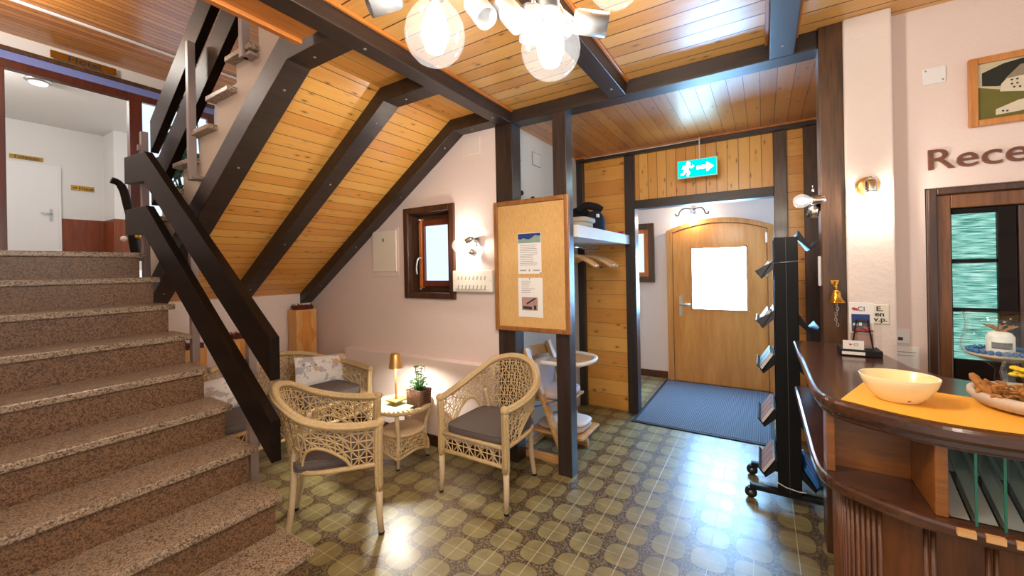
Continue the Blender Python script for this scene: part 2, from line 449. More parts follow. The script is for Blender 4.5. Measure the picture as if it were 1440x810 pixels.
def crom(pts, n=6):
    pts = [Vector(p) for p in pts]; out = []
    for i in range(len(pts)-1):
        p0 = pts[max(i-1,0)]; p1 = pts[i]; p2 = pts[i+1]; p3 = pts[min(i+2,len(pts)-1)]
        for k in range(n):
            t = k/n
            out.append(.5*((2*p1)+(p2-p0)*t+(2*p0-5*p1+4*p2-p3)*t*t+(3*p1-p0-3*p2+p3)*t**3))
    out.append(pts[-1]); return out

# ------------------------------------------------------------------ camera
FPX, HYP, YAW, ROLL, EYE = 567., 377., math.radians(31.94), .0188, 1.40
cam = bpy.data.cameras.new('camera'); co = bpy.data.objects.new('camera', cam); COL.objects.link(co)
cam.sensor_width = 36.; cam.lens = 36*FPX/1440; cam.shift_y = (HYP-405)/1440; cam.clip_start = .05
co.matrix_world = Matrix.Translation((0,0,EYE)) @ (Matrix.Rotation(YAW,4,'Z') @ Matrix.Rotation(ROLL,4,'Y') @ Matrix.Rotation(PI/2,4,'X'))
SC.camera = co
# ------------------------------------------------------------------ part helper: mesh given in world metres, stored relative to its thing
def part(parent, name, mb, mat, smooth=False, bevel=0., label=None):
    off = Vector(parent.location) if parent.parent is None else Vector(parent.parent.location)
    mb.v = [(p[0]-off.x, p[1]-off.y, p[2]-off.z) for p in mb.v]
    return mb.build(name, mat, parent, smooth, bevel, label=label)
B = lambda *a: MB().box(*a)

# ------------------------------------------------------------------ shell
struct(B(-4.3, 2.6, -1.6, 5.4, -.1, 0).build('floor', 'floor'), 'olive and brown cushion pattern tile floor')
struct(B(-1.62, 2.6, -1.6, 2.58, 2.53, 2.60).build('ceiling', 'ceil_x'), 'orange pine board ceiling of the lobby')
struct(B(-1.62, .40, 2.50, 3.98, 2.492, 2.53).build('ceiling_entry', 'ceil_entry'), 'lower pine board ceiling over the entry')
struct(B(-1.9, .6, 3.98, 5.4, 2.25, 2.31).build('ceiling_vestibule', 'plaster'), 'white vestibule ceiling')
struct(B(-6.55, -1.77, -.6, 2.62, 3.89, 3.95).build('ceiling_upstairs', 'ceil_up'), 'brown pine board ceiling above the landing')
struct(B(-5.675, -5.635, -.6, 2.6, 3.875, 3.889).build('trim_1', 'white', bevel=.003), 'pale strip along the upstairs ceiling')

# back wall with its window opening
wb = MB()
wb.box(-4.15, -2.58, 2.47, 2.67, 0, 2.6); wb.box(-2.10, -1.66, 2.47, 2.67, 0, 2.53)
wb.box(-2.58, -2.10, 2.47, 2.67, 0, 1.20); wb.box(-2.58, -2.10, 2.47, 2.67, 1.88, 2.6)
struct(wb.build('wall_back', 'stucco'), 'pinkish white wall under the stair slope')
struct(B(-6.5, -1.66, 2.60, 2.70, 2.6, 3.9).build('wall_upstairs', 'plaster'))
struct(B(-3.36, -1.655, 2.385, 2.47, .0, .685).build('trim_2', 'stucco', bevel=.006), 'low boxed ledge along the back wall')
struct(B(-3.36, -1.62, 2.37, 2.385, 0, .085).build('baseboard_back', 'winframe', bevel=.003), 'dark brown skirting')
struct(B(-12.1, -1.3, -.47, -.36, 0, 4.0).build('wall_stairs_block', 'stucco'), 'unseen plastered wall added along the near side of the stairs to block light')  # out of view, added to keep ambient light off the stairs
struct(B(-4.15, -4.02, 1.06, 2.47, 0, 1.34).build('wall_left', 'stucco'), 'pinkish white wall behind the wicker sofa')
struct(B(-1.72, -1.60, 2.58, 3.98, 0, 2.5).build('wall_alcove', 'plaster'), 'white wall of the coat alcove')
struct(B(-1.95, .7, 5.25, 5.4, 0, 2.3).build('wall_entrance', 'stucco'), 'pinkish white wall around the entrance door')
struct(B(.375, .5, 2.56, 5.3, 0, 2.5).build('wall_entry', 'plaster'), 'white side wall of the entry')
struct(B(-1.6, -1.02, 5.232, 5.25, 0, .085).build('baseboard_entrance', 'reddoor', bevel=.003))
wr = MB()
wr.box(.50, .62, 2.52, 2.66, 0, 2.53); wr.box(.62, 2.4, 2.52, 2.66, 1.72, 2.53); wr.box(.62, 2.4, 2.52, 2.66, 0, .86); wr.box(1.25, 2.4, 2.52, 2.66, .86, 1.72)
struct(wr.build('wall_reception', 'stucco'), 'pinkish white reception wall')
struct(B(.332, .50, 2.42, 2.60, 0, 2.53).build('wall_pillar', 'stucco_rough', bevel=.008), 'rough white plastered pillar beside the dark post')
struct(B(.55, 1.4, 2.75, 2.8, .7, 1.9).build('wall_office', 'stucco'))

# posts and beams of the dark timber frame, each its own member
def member(name, label, cat, mb, mat, loc):
    o = thing(name, label, cat, loc, kind='structure')
    part(o, 'timber', mb, mat, bevel=.004)
    return o
member('timber_post', 'freestanding dark post carrying the right edge of the cork board', 'post', B(-1.195,-1.095,2.46,2.56,0,2.44), 'post', (-1.145,2.51,0))
member('timber_post', 'dark wall post behind the left edge of the cork board', 'post', B(-1.66,-1.515,2.46,2.58,0,2.44), 'post', (-1.59,2.52,0))
member('timber_post', 'broad brown post with the brass bell, left of the white pillar', 'post', B(.24,.332,2.44,2.56,0,2.53), 'brownpost', (.286,2.5,0))
member('timber_post', 'dark post between the coat alcove and the entrance opening', 'post', B(-1.115,-1.02,3.84,3.96,0,2.45), 'post', (-1.07,3.9,0))
member('timber_post', 'dark post in the inner corner of the coat alcove', 'post', B(-1.60,-1.53,3.83,3.96,0,2.45), 'post', (-1.57,3.9,0))
member('timber_post', 'brown post on the right side of the entrance opening behind the leaflet stand', 'post', B(.08,.17,3.84,3.96,0,2.45), 'brownpost', (.125,3.9,0))
member('timber_post', 'brown post right of the narrow pine strip beside the entrance', 'post', B(.275,.375,3.84,3.96,0,2.45), 'brownpost', (.325,3.9,0))
member('ceiling_beam', 'long dark cross beam over the freestanding post and entry', 'beam', B(-1.66,.24,2.46,2.58,2.44,2.53), 'beam_x', (-.7,2.52,2.44))
member('ceiling_beam', 'thin dark beam along the top of the entry back wall', 'beam', B(-1.6,.375,3.82,3.96,2.45,2.50), 'beam_x', (-.6,3.9,2.45))
member('ceiling_beam', 'dark lintel beam above the entrance opening', 'beam', B(-1.02,.08,3.84,3.96,1.935,2.015), 'beam_x', (-.47,3.9,1.93))
for x0, lab in ((-1.622,'dark ceiling beam along the head of the stair slope'), (-.795,'dark ceiling beam behind the chandelier, middle one of the lobby'), (.042,'dark ceiling beam nearest the reception wall')):
    o = thing('ceiling_beam', lab, 'beam', (x0+.05, .5, 2.44), kind='structure')
    part(o, 'timber', B(x0, x0+.105, -1.6, 2.46, 2.44, 2.53), 'beam', bevel=.004)
    part(o, 'edge_strip', B(x0+.105, x0+.123, -1.6, 2.455, 2.512, 2.53), 'pine', bevel=.004, label='orange pine edge strip')
    for by in ((1.25,2.3) if x0 < -1 else (2.33,)): part(o, 'bolt_head', MB().lathe([(.001,-.004),(.006,-.003),(.009,0)], (x0+.052,by,2.44), 10), 'steel', True, label='pale bolt head')
    if x0 > -1: part(o, 'edge_strip', B(x0-.018, x0, -1.6, 2.455, 2.512, 2.53), 'pine', bevel=.004, label='orange pine edge strip')
struct(B(-1.76, -1.622, -1.6, 1.06, 2.452, 2.60).build('trim_3', 'pine', bevel=.004), 'orange pine edging of the stair opening')
struct(B(-1.79, -1.757, -1.6, 1.06, 2.435, 2.84).build('trim_4', 'pine', bevel=.004))
struct(B(-1.532, -1.113, 3.88, 3.95, 0, 2.45).build('wall_coats', 'pine_h'), 'orange pine board panel at the end of the coat alcove')
struct(B(-1.02, .08, 3.88, 3.95, 2.01, 2.45).build('wall_overdoor', 'pine_v'), 'upright pine boards above the entrance opening')
struct(B(.17, .275, 3.88, 3.95, 0, 2.45).build('wall_strip', 'pine_h'), 'narrow pine strip between two brown posts')
struct(B(-1.6, .375, 3.795, 3.82, 2.478, 2.492).build('trim_5', 'pine'), 'slim pine trim under the entry ceiling')

# ------------------------------------------------------------------ lower flight of granite stairs, nine risers
R, G = .17297, .2467
st = thing('granite_staircase', 'lower flight of speckled granite stairs climbing to the landing', 'stairs', (-2.7, .4, 0))
XN = lambda k: -1.71 - G*(8-k)              # nosing of step k (8 = lowest, 0 = landing)
body = []
for k in range(8, -1, -1):
    body += [(XN(k)-.035, R*(8-k)), (XN(k)-.035, R*(9-k)-.034)]
body += [(-4.02, R*9-.034), (-4.02, 0)]
part(st, 'stair_body', MB().prism(body, 1, -.35, 1.005), 'cheek', label='plastered stair core')
for k in range(8, -1, -1):
    xr = XN(k)
    part(st, 'riser', B(xr-.034, xr-.02, -.35, 1.015, R*(8-k), R*(9-k)-.034), 'granite_dark', label='tan granite riser')
    if k: part(st, 'tread', B(xr-.29, xr, -.35, 1.047, R*(9-k)-.034, R*(9-k)), 'granite', bevel=.006, label='pale granite tread')
struct(B(-12.1, XN(0), -.35, 1.047, R*9-.034, R*9).build('floor_landing', 'granite', bevel=.006), 'pale granite landing')
struct(B(-12.1, -4.0, 1.047, 3.8, R*9-.05, R*9-.001).build('floor_lobby', 'granite'))

# ------------------------------------------------------------------ upper flight: stringer beams, boarded soffit, plaster cheek, treads
uf = thing('upper_staircase', 'upper flight with boarded orange soffit and three dark stringers above the wicker sofa', 'stairs', (-3., 1.8, 1.1))
def zb(x): return 2.44 - .661*(-1.96 - x)
for y0, nm in ((1.10,'nearest'), (1.69,'middle'), (2.345,'wall')):
    w = .125
    part(uf, 'stringer', MB().prism([(-4.02, zb(-4.02)), (-1.96, 2.44), (-1.622, 2.44), (-1.622, 2.575), (-2.02, 2.575), (-4.02, zb(-4.02)+.155)], 1, y0, y0+w), 'beam', bevel=.004, label='dark stringer beam')
    for px in (-3.75, -3.2, -2.6, -2.1, -1.83):
        pz = zb(px) if px < -1.97 else 2.44
        nrm = Vector((.55,0,-.83)) if px < -1.97 else Vector((0,0,-1))
        part(uf, 'bolt_head', MB().lathe([(0.001,.004),(.006,.003),(.008,0)], (px, y0+w*.5, pz), 8, nrm), 'steel', True, label='pale bolt head')
part(uf, 'soffit_boards', MB().prism([(-4.02, zb(-4.02)+.10), (-1.985, 2.528), (-1.985, 2.56), (-4.02, zb(-4.02)+.15)], 1, 1.14, 2.466), 'soffit', label='orange pine boarded slope')
part(uf, 'soffit_boards', B(-1.99, -1.622, 1.14, 2.466, 2.527, 2.56), 'soffit_flat', label='level pine boards at the head of the slope')
NX = lambda j: -3.32 + .25*j
NZ = lambda j: 2.135 + .1635*j
ck = [(-4.02, zb(-4.02)+.12), (-1.98, 2.56), (-1.79, 2.56), (-1.79, NZ(4)-.03)]
for j in range(4, -3, -1): ck += [(NX(j)+.03, NZ(j)-.032), (NX(j)+.03, NZ(j-1)-.032)]
ck += [(-4.02, NZ(-3)-.032)]
part(uf, 'plaster_cheek', MB().prism(ck, 1, 1.135, 1.22), 'cheek', label='cream plaster side of the flight')
part(uf, 'steps_core', MB().prism(ck, 1, 1.22, 2.46), 'cheek')
for j in range(-2, 4):
    part(uf, 'tread', B(NX(j), NX(j)+.285, 1.085, 2.46, NZ(j)-.032, NZ(j)), 'granite', bevel=.006, label='pale granite tread')

# ------------------------------------------------------------------ board railings on steel posts
r1 = thing('stair_railing', 'dark two board railing with steel posts on the lower flight', 'railing', (-2.9, 1.03, .3))
part(r1, 'rail_board', MB().prism([(-3.88,2.245),(-3.49,2.225),(-1.95,1.095),(-1.95,.895),(-3.52,2.03),(-3.88,2.055)], 1, .990, 1.036), 'rail', bevel=.003, label='upper dark board')
part(r1, 'rail_board', MB().prism([(-3.88,1.868),(-3.48,1.862),(-1.955,.705),(-1.955,.510),(-3.52,1.672),(-3.88,1.690)], 1, .990, 1.036), 'rail', bevel=.003, label='lower dark board')
for x, z0, z1 in ((-3.775,1.36,2.43), (-2.985,.86,1.72), (-2.30,.17,1.24)):
    pp = part(r1, 'steel_post', B(x-.02, x+.02, 1.052, 1.092, z0, z1), 'taupe', bevel=.003)
    part(pp, 'bracket', B(x-.012, x+.012, 1.036, 1.056, z1-.14, z1-.10), 'taupe')
r2 = thing('stair_railing', 'dark two board railing rising along the upper flight', 'railing', (-3.1, 1.12, 2.))
SL = .711
def zz(x, z0): return z0 + SL*(x+3.9)
for za, h in ((2.58,.24), (2.175,.235)):
    part(r2, 'rail_board', MB().prism([(-3.92,zz(-3.92,za)),(-1.9,zz(-1.9,za)),(-1.9,zz(-1.9,za)-h),(-3.92,zz(-3.92,za)-h)], 1, 1.150, 1.20), 'rail', bevel=.003, label='dark sloping board')
for x, z0, z1 in ((-3.04,1.99,2.86), (-2.36,2.56,3.3)):
    pp = part(r2, 'steel_post', B(x-.02, x+.02, 1.075, 1.115, z0, z1), 'taupe', bevel=.003)
    part(pp, 'foot_bracket', B(x-.01, x+.075, 1.085, 1.135, z0, z0+.018), 'taupe', bevel=.002)

# ------------------------------------------------------------------ landing, glazed partition and hall beyond
XH = -6.5
struct(B(XH-.1, XH, -.4, 2.62, 3.745, 3.9).build('wall_landing', 'plaster'), 'white wall band above the glazed partition')
fr = thing('door_frame', 'red brown glazed partition with wide open doorway on the landing', 'door frame', (XH, 1.2, R*9), kind='structure')
part(fr, 'top_ledge', B(XH-.08, XH+.05, -.4, 2.6, 3.70, 3.745), 'brownpost', bevel=.004, label='brown ledge')
part(fr, 'sheen_rail', B(XH-.08, XH+.03, -.4, 2.6, 3.615, 3.70), 'blue_sheen', bevel=.004, label='brown rail coloured blue for its daylight reflection')  # blue here is painted reflection, the beam is brown
part(fr, 'header', B(XH-.08, XH+.02, -.4, 2.6, 3.535, 3.615), 'reddoor', bevel=.004)
for y0, y1 in ((.45,.765), (1.71,1.83), (2.52,2.60)):
    part(fr, 'jamb', B(XH-.08, XH+.02, y0, y1, R*9, 3.535), 'reddoor', bevel=.004)
pn = part(fr, 'pane', B(XH-.04, XH-.03, 1.83, 2.52, R*9+.1, 3.535), 'daylight_up', label='pale daylight pane')
part(fr, 'bottom_rail', B(XH-.08, XH+.02, 1.83, 2.52, R*9, R*9+.12), 'reddoor')
part(fr, 'glazing_bar', B(XH-.06, XH+.0, 2.02, 2.045, R*9+.1, 3.535), 'taupe')
hl = thing('wall_sign', 'brass sign reading Hotel above the landing doorway', 'sign', (XH+.055, 1.33, 3.76))
part(hl, 'plate', B(XH+.052, XH+.062, 1.07, 1.59, 3.755, 3.835), 'brass', bevel=.002)
def wtext(parent, body, size, mat, loc, face, sx=1., bold=0., align='CENTER', depth=.0012, label=None):
    rot = {'-y':(PI/2,0,0), '+x':(PI/2,0,PI/2), '+y':(PI/2,0,PI)}[face]
    o = text(body, size, mat, 'lettering', (0,0,0), rot, None, sx, bold, depth, align)
    off = Vector(parent.location) if parent.parent is None else Vector(parent.parent.location)
    o.location = Vector(loc) - off; o.parent = parent
    return o
wtext(hl, 'Hotel', .085, 'ink', (XH+.063, 1.33, 3.767), '+x', 1.35, .002)

struct(B(-12.1, -12., -.4, 2.75, R*9, 4.45).build('wall_hall', 'plaster'), 'white far wall of the hall')
struct(B(-12., -11.35, 2.74, 2.84, R*9, 4.45).build('wall_hall_corner', 'plaster'))
struct(B(-11.45, -11.35, 2.84, 4.2, R*9, 4.45).build('wall_hall_side', 'plaster'))
struct(B(-12.1, XH-.1, -.4, 4.2, 4.40, 4.45).build('ceiling_hall', 'plaster'))
struct(B(-12.1, XH-.1, -.5, -.4, R*9, 4.45).build('wall_hall_near', 'plaster'))
struct(B(XH-.1, XH-.02, 2.6, 4.2, R*9, 4.45).build('wall_hall_end', 'plaster'))
wn = MB(); wn.box(-12., -11.975, 2.09, 2.74, R*9, 2.57); wn.box(-11.975, -11.35, 2.715, 2.74, R*9, 2.57); wn.box(-11.35, -11.325, 2.715, 4.0, R*9, 2.57)
struct(wn.build('trim_6', 'wainscot', bevel=.003), 'red brown wooden wainscot in the hall')
d2 = thing('door_2', 'white flush door at the far end of the hall upstairs', 'door', (-11.97, 1.75, R*9), kind='structure')
part(d2, 'leaf', B(-11.985, -11.955, 1.22, 2.06, R*9, 3.56), 'white', bevel=.003)
part(d2, 'frame', B(-11.995, -11.95, 2.06, 2.10, R*9, 3.60), 'white', bevel=.003)
part(d2, 'frame', B(-11.995, -11.95, 1.18, 2.06, 3.56, 3.60), 'white', bevel=.003)
hp = part(d2, 'handle_plate', B(-11.955, -11.945, 1.94, 1.98, 2.50, 2.74), 'steel', bevel=.002)
part(hp, 'lever', MB().tube([(-11.945,1.96,2.64),(-11.90,1.96,2.64),(-11.895,1.93,2.645),(-11.895,1.82,2.65)], .011, 8), 'steel', True)
s1 = thing('wall_sign', 'small brass sign reading Toiletten over the white hall door', 'sign', (-11.98, 1.9, 3.63))
part(s1, 'plate', B(-11.99, -11.98, 1.45, 1.87, 3.655, 3.735), 'brass', bevel=.002)
wtext(s1, 'Toiletten', .085, 'ink', (-11.978, 1.66, 3.668), '+x', 1.05, .001)
s2 = thing('wall_sign', 'small brass arrow sign reading Hotel on the white hall wall', 'sign', (-11.98, 2.4, 3.3))
part(s2, 'plate', B(-11.99, -11.98, 2.24, 2.58, 3.17, 3.27), 'brass', bevel=.002)
wtext(s2, 'Hotel', .085, 'ink', (-11.978, 2.46, 3.188), '+x', 1.1, .001)
part(s2, 'arrow', MB().prism([(2.27,3.212),(2.31,3.212),(2.31,3.20),(2.335,3.22),(2.31,3.24),(2.31,3.228),(2.27,3.228)], 0, -11.98, -11.977), 'ink')
hlamp = thing('ceiling_lamp', 'small dark round lamp on the white hall ceiling', 'lamp', (-9.3, 1.42, 4.40))
part(hlamp, 'housing', MB().lathe([(.14,0),(.15,-.03),(.11,-.05)], (-9.3,1.42,4.40), 24), 'steel', True)
part(hlamp, 'diffuser', MB().lathe([(.105,-.05),(.09,-.075),(.001,-.085)], (-9.3,1.42,4.40), 24), 'halllight', True)
cs = thing('curved_stand', 'dark curved wooden stand with brass fittings at the upstairs doorway', 'stand', (-5.9, 1.55, R*9))
pz = R*9
part(cs, 'curved_post', MB().tube(crom([(-5.9,1.60,pz),(-5.9,1.575,pz+.2),(-5.9,1.56,pz+.42),(-5.9,1.525,pz+.62),(-5.9,1.50,pz+.76),(-5.9,1.46,pz+.84),(-5.9,1.40,pz+.865)],5), [.045]*12+[.04]*12+[.035]*7, 10), 'rail', True)
part(cs, 'base', B(-6.02,-5.78,1.5,1.72,pz,pz+.03), 'rail', bevel=.004)
part(cs, 'knob', MB().ball((-5.87,1.60,pz+.27), .035), 'brass', True)
part(cs, 'knob', MB().ball((-5.87,1.485,pz+.24), .03), 'ivory', True, label='pale knob')

# leafy plants in front of the pane
def leafy(name, label, loc, n, h, spread, lw, mat, pot=True, up=.6, seed=1):
    rd = random.Random(seed); x, y, z = loc
    o = thing(name, label, 'plant', loc)
    if pot:
        p = part(o, 'pot', MB().lathe([(.10,0),(.13,.18),(.14,.2),(.12,.2),(.118,.17),(.001,.165)], loc, 20), 'ivory', True)
        part(p, 'soil', MB().lathe([(.117,.172),(.001,.18)], loc, 16), 'soil', True)
        z += .17
    mb = MB(); sm = MB()
    for i in range(n):
        a = rd.uniform(0, 2*PI); L = h*rd.uniform(.55, 1.); s = spread*rd.uniform(.3, 1.)
        tip = Vector((x+math.cos(a)*s, y+math.sin(a)*s, z+L))
        b = Vector((x,y,z)); mid = (b+tip)/2 + Vector((0,0,L*.18))
        sm.tube(crom([b, mid, tip], 4), .006, 5)
        d = Vector((math.cos(a), math.sin(a), -.55+rd.uniform(-.2,.3))).normalized(); sd = d.cross(Vector((0,0,1))).normalized(); nn = sd.cross(d)
        ll = lw*rd.uniform(1.6, 2.6); w = lw*rd.uniform(.35,.5)
        def leaf(u, v, tip=tip, d=d, sd=sd, nn=nn, ll=ll, w=w):
            ww = w*math.sin(PI*(u*.92+.04))**.8
            return tip + d*(ll*u) + sd*(ww*(v-.5)*2) - nn*(ll*.25*u*u - abs(v-.5)*ww*.5)
        mb.grid(leaf, 6, 4, (0,0,.002))
    part(o, 'stems', sm, mat, True); part(o, 'foliage', mb, mat, True)
    return o
leafy('potted_plant', 'tall broad leaved plant behind the upper railing', (-5.0,1.90,R*9), 26, 1.25, .24, .12, 'darkleaf', seed=3)
leafy('potted_plant', 'low bushy plant behind the upper railing beneath the taller one', (-4.55,1.60,R*9), 70, .62, .20, .05, 'darkleaf', seed=5)

# ------------------------------------------------------------------ back wall window, panels, post lamp brackets
w1 = thing('window_1', 'small dark framed window in the back wall above the side table', 'window', (-2.34,2.5,1.16), kind='structure')
cs_ = MB(); x0,x1,z0,z1 = -2.62,-2.06,1.16,1.925; c = .052
for a in ((x0,x0+c,z0,z1),(x1-c,x1,z0,z1),(x0+c,x1-c,z0,z0+c),(x0+c,x1-c,z1-c,z1)): cs_.box(a[0],a[1],2.445,2.475,a[2],a[3])
part(w1, 'casing', cs_, 'winframe', bevel=.008)
rv = MB(); xa,xb,za,zb2 = -2.58,-2.10,1.20,1.88
for a in ((xa,xa+.012,za,zb2),(xb-.012,xb,za,zb2),(xa,xb,za,za+.012),(xa,xb,zb2-.012,zb2)): rv.box(a[0],a[1],2.472,2.62,a[2],a[3])
part(w1, 'reveal', rv, 'winframe')
ff = MB(); xa,xb,za,zb2 = -2.568,-2.112,1.212,1.868; c=.045
for a in ((xa,xa+c,za,zb2),(xb-c,xb,za,zb2),(xa+c,xb-c,za,za+c),(xa+c,xb-c,zb2-c,zb2)): ff.box(a[0],a[1],2.57,2.61,a[2],a[3])
part(w1, 'fixed_frame', ff, 'winframe', bevel=.004)
ss = MB(); xa,xb,za,zb2 = -2.523,-2.157,1.257,1.823; c=.05
for a in ((xa+.028,xa+c,za,zb2),(xb-c,xb,za,zb2),(xa+c,xb-c,za,za+c),(xa+c,xb-c,zb2-c,zb2)): ss.box(a[0],a[1],2.545,2.59,a[2],a[3])
sash = part(w1, 'sash', ss, 'sash', bevel=.004)
part(sash, 'sash_edge', B(xa,xa+.028,2.535,2.59,za-.015,zb2+.015), 'sash_edge', bevel=.003, label='orange sash edge')
part(sash, 'pane', B(xa+c,xb-c,2.57,2.575,za+c,zb2-c), 'daylight', label='pale daylight pane')
part(sash, 'handle', MB().tube(crom([(-2.50,2.535,1.50),(-2.505,2.51,1.50),(-2.51,2.495,1.47),(-2.515,2.49,1.40),(-2.51,2.495,1.36)],5), .009, 8), 'steel', True)
for z in (1.24,1.835): part(sash, 'hinge', MB().tube([(-2.52,2.53,z-.02),(-2.49,2.52,z)], .011, 8), 'steel', True)
eb = thing('fuse_cupboard', 'cream metal fuse cupboard door set in the back wall left of the window', 'cupboard', (-2.87,2.46,1.35))
part(eb, 'frame', B(-3.045,-2.70,2.462,2.47,1.345,1.775), 'stucco', bevel=.003)
part(eb, 'door', B(-3.025,-2.72,2.452,2.464,1.39,1.755), 'ivory', bevel=.004)
part(eb, 'lock', B(-2.885,-2.875,2.448,2.453,1.655,1.685), 'ink')
ub = thing('cover_plate', 'square plastered over box cover high on the back wall', 'cover plate', (-1.885,2.46,2.28))
part(ub, 'lid', B(-1.975,-1.80,2.460,2.472,2.275,2.405), 'stucco_rough', bevel=.004)
sp = thing('key_panel', 'ivory intercom panel with two rows of slots below the window lamp', 'panel', (-1.87,2.44,1.22))
part(sp, 'housing', B(-2.06,-1.685,2.425,2.47,1.225,1.388), 'ivory', bevel=.006)
sl = MB()
for i in range(8):
    for z in (1.33, 1.262): sl.bar((-2.005+i*.036,2.424,z-.014),(-1.998+i*.036,2.424,z+.014), .008, .003, (0,1,0))
part(sp, 'slots', sl, 'greyink'); part(sp, 'ridge', B(-2.03,-1.74,2.421,2.427,1.243,1.247), 'greyink')
for i, (x,z) in enumerate(((-2.05,1.31),(-1.70,1.31))): part(sp, 'screw', MB().lathe([(.004,0),(.001,.003)], (x,2.425,z), 8, (0,-1,0)), 'steel')

# ------------------------------------------------------------------ cork board with two notices
cb = thing('cork_board', 'framed cork notice board hung between two dark posts', 'notice board', (-1.37,2.44,.95))
part(cb, 'cork_panel', B(-1.645,-1.10,2.437,2.455,.98,1.85), 'cork')
f = MB(); x0,x1,z0,z1,c = -1.665,-1.075,.955,1.878,.032
for a in ((x0,x0+c,z0,z1),(x1-c,x1,z0,z1),(x0+c,x1-c,z0,z0+c),(x0+c,x1-c,z1-c,z1)): f.box(a[0],a[1],2.425,2.458,a[2],a[3])
part(cb, 'frame', f, 'corkframe', bevel=.006)
n1 = thing('notice', 'white notice with blue mountain header pinned on the cork board', 'notice', (-1.37,2.435,1.36))
part(n1, 'sheet', B(-1.466,-1.281,2.434,2.4365,1.358,1.642), 'paper')
rd = random.Random(4)
mt = [(-1.463,1.572)] + [(-1.463+.0225*i, 1.595+rd.uniform(0,.03)) for i in range(9)] + [(-1.284,1.572)]
part(n1, 'photo_header', B(-1.463,-1.284,2.4325,2.4342,1.572,1.638), 'blue_print', label='deep blue photo header')
part(n1, 'mountains', MB().prism(mt, 1, 2.4315,2.4326), 'teal_print', label='pale mountain range')
ln = MB()
for i in range(12): ln.box(-1.448,-1.302-rd.uniform(0,.05),2.4325,2.4342,1.555-i*.0125,1.5585-i*.0125)
ln.box(-1.45,-1.40,2.4325,2.4342,1.378,1.386); ln.box(-1.345,-1.295,2.4325,2.4342,1.378,1.386); ln.box(-1.38,-1.37,2.4325,2.4342,1.375,1.39)
part(n1, 'printed_lines', ln, 'greyink')
n2 = thing('notice', 'white notice with small house photo pinned below the blue headed one', 'notice', (-1.37,2.435,1.06))
part(n2, 'sheet', B(-1.469,-1.276,2.434,2.4365,1.058,1.33), 'paper')
part(n2, 'photo', B(-1.440,-1.315,2.4325,2.4342,1.105,1.195), 'pink_print', label='small pinkish photo')
ph = MB(); ph.bar((-1.40,2.432,1.15),(-1.33,2.432,1.19),.012,.001,(0,1,0)); ph.bar((-1.43,2.432,1.125),(-1.36,2.432,1.12),.02,.001,(0,1,0)); ph.box(-1.345,-1.325,2.4318,2.4326,1.11,1.14)
part(n2, 'photo_shapes', ph, 'ink')
ln = MB()
for i in range(7): ln.box(-1.44,-1.33-rd.uniform(0,.06),2.4325,2.4342,1.305-i*.013,1.308-i*.013)
part(n2, 'printed_lines', ln, 'greyink')
for o_, x, z in ((n1,-1.285,1.363),(n2,-1.375,1.325)): part(o_, 'pin', MB().ball((x,2.43,z), .004, 8, 6), 'ink', True)
for y, z, lab in ((2.80,1.93,'black coat hook on the alcove wall peeking over the cork board'),(2.62,1.95,'black coat hook at the left end above the cork board')):
    hk = thing('coat_hook', lab, 'hook', (-1.6,y,z))
    part(hk, 'stem', MB().tube([(-1.6,y,z),(-1.56,y,z),(-1.545,y,z+.01)], .009, 8), 'black', True)
    part(hk, 'knob', MB().ball((-1.54,y,z+.015), .02, 12, 8), 'black', True)

for ya, yb, za, zb_, lab in ((2.64,2.715,2.24,2.325,'small white cover plate on the alcove wall nearest the wall post'),(2.91,3.04,2.25,2.35,'square white hatch plate on the alcove wall deeper in')):
    o = thing('cover_plate', lab, 'cover plate', (-1.6,ya,za)); part(o, 'lid', B(-1.60,-1.59,ya,yb,za,zb_), 'white', bevel=.003)
    part(o, 'outline', B(-1.6,-1.592,ya-.004,yb+.004,za-.004,zb_+.004), 'greyink')
# ------------------------------------------------------------------ coat shelf, rail, hangers, hats
sh = thing('coat_shelf', 'thick white shelf above the hanger rail in the coat alcove', 'shelf', (-1.33,3.2,1.6))
part(sh, 'board', B(-1.60,-1.07,2.58,3.83,1.605,1.69), 'white', bevel=.004)
rl = thing('hanger_rail', 'thin chrome hanger rail under the white coat shelf', 'rail', (-1.3,3.2,1.565))
part(rl, 'rod', MB().tube([(-1.33,2.66,1.565),(-1.33,3.70,1.565)], .009, 8), 'chrome', True)
for y in (2.7,3.66): part(rl, 'bracket', MB().tube([(-1.33,y,1.565),(-1.33,y,1.606)], .007, 8), 'chrome', True)
def hanger(y, tilt, lab):
    o = thing('coat_hanger', lab, 'hanger', (-1.33,y,1.565), tilt, 'coat hangers on the alcove rail')
    MB().tube([(0,0,-.07),(0,0,-.02),(-.018,0,-.012),(-.022,0,.006),(-.012,0,.018),(.004,0,.017),(.013,0,.008)], .0025, 6).build('hook', 'chrome', o, True)
    MB().tube(crom([(-.215,-.012,-.165),(-.16,-.006,-.125),(-.08,0,-.085),(0,0,-.072),(.08,0,-.085),(.16,-.006,-.125),(.215,-.012,-.165)],4), [.014]+[.016]*10+[.013]*3+[.016]*10+[.014], 8, flat=1.).build('shoulder_bar', 'oak', o, True)
    return o
hanger(3.0, .2, 'wooden coat hanger nearest the freestanding post')
for i, y in enumerate((3.05,3.36,3.42,3.48,3.55)):
    hanger(y, (.21,.24,.17,.12,.20)[i], ('second wooden coat hanger from the freestanding post','wooden coat hanger first of the bunch near the pine panel','wooden coat hanger in the middle of the bunch near the pine panel','second last wooden coat hanger towards the pine panel','wooden coat hanger nearest the pine panel')[i])
hat = thing('cap', 'navy blue cap standing on the coat shelf', 'cap', (-1.2,3.20,1.69))
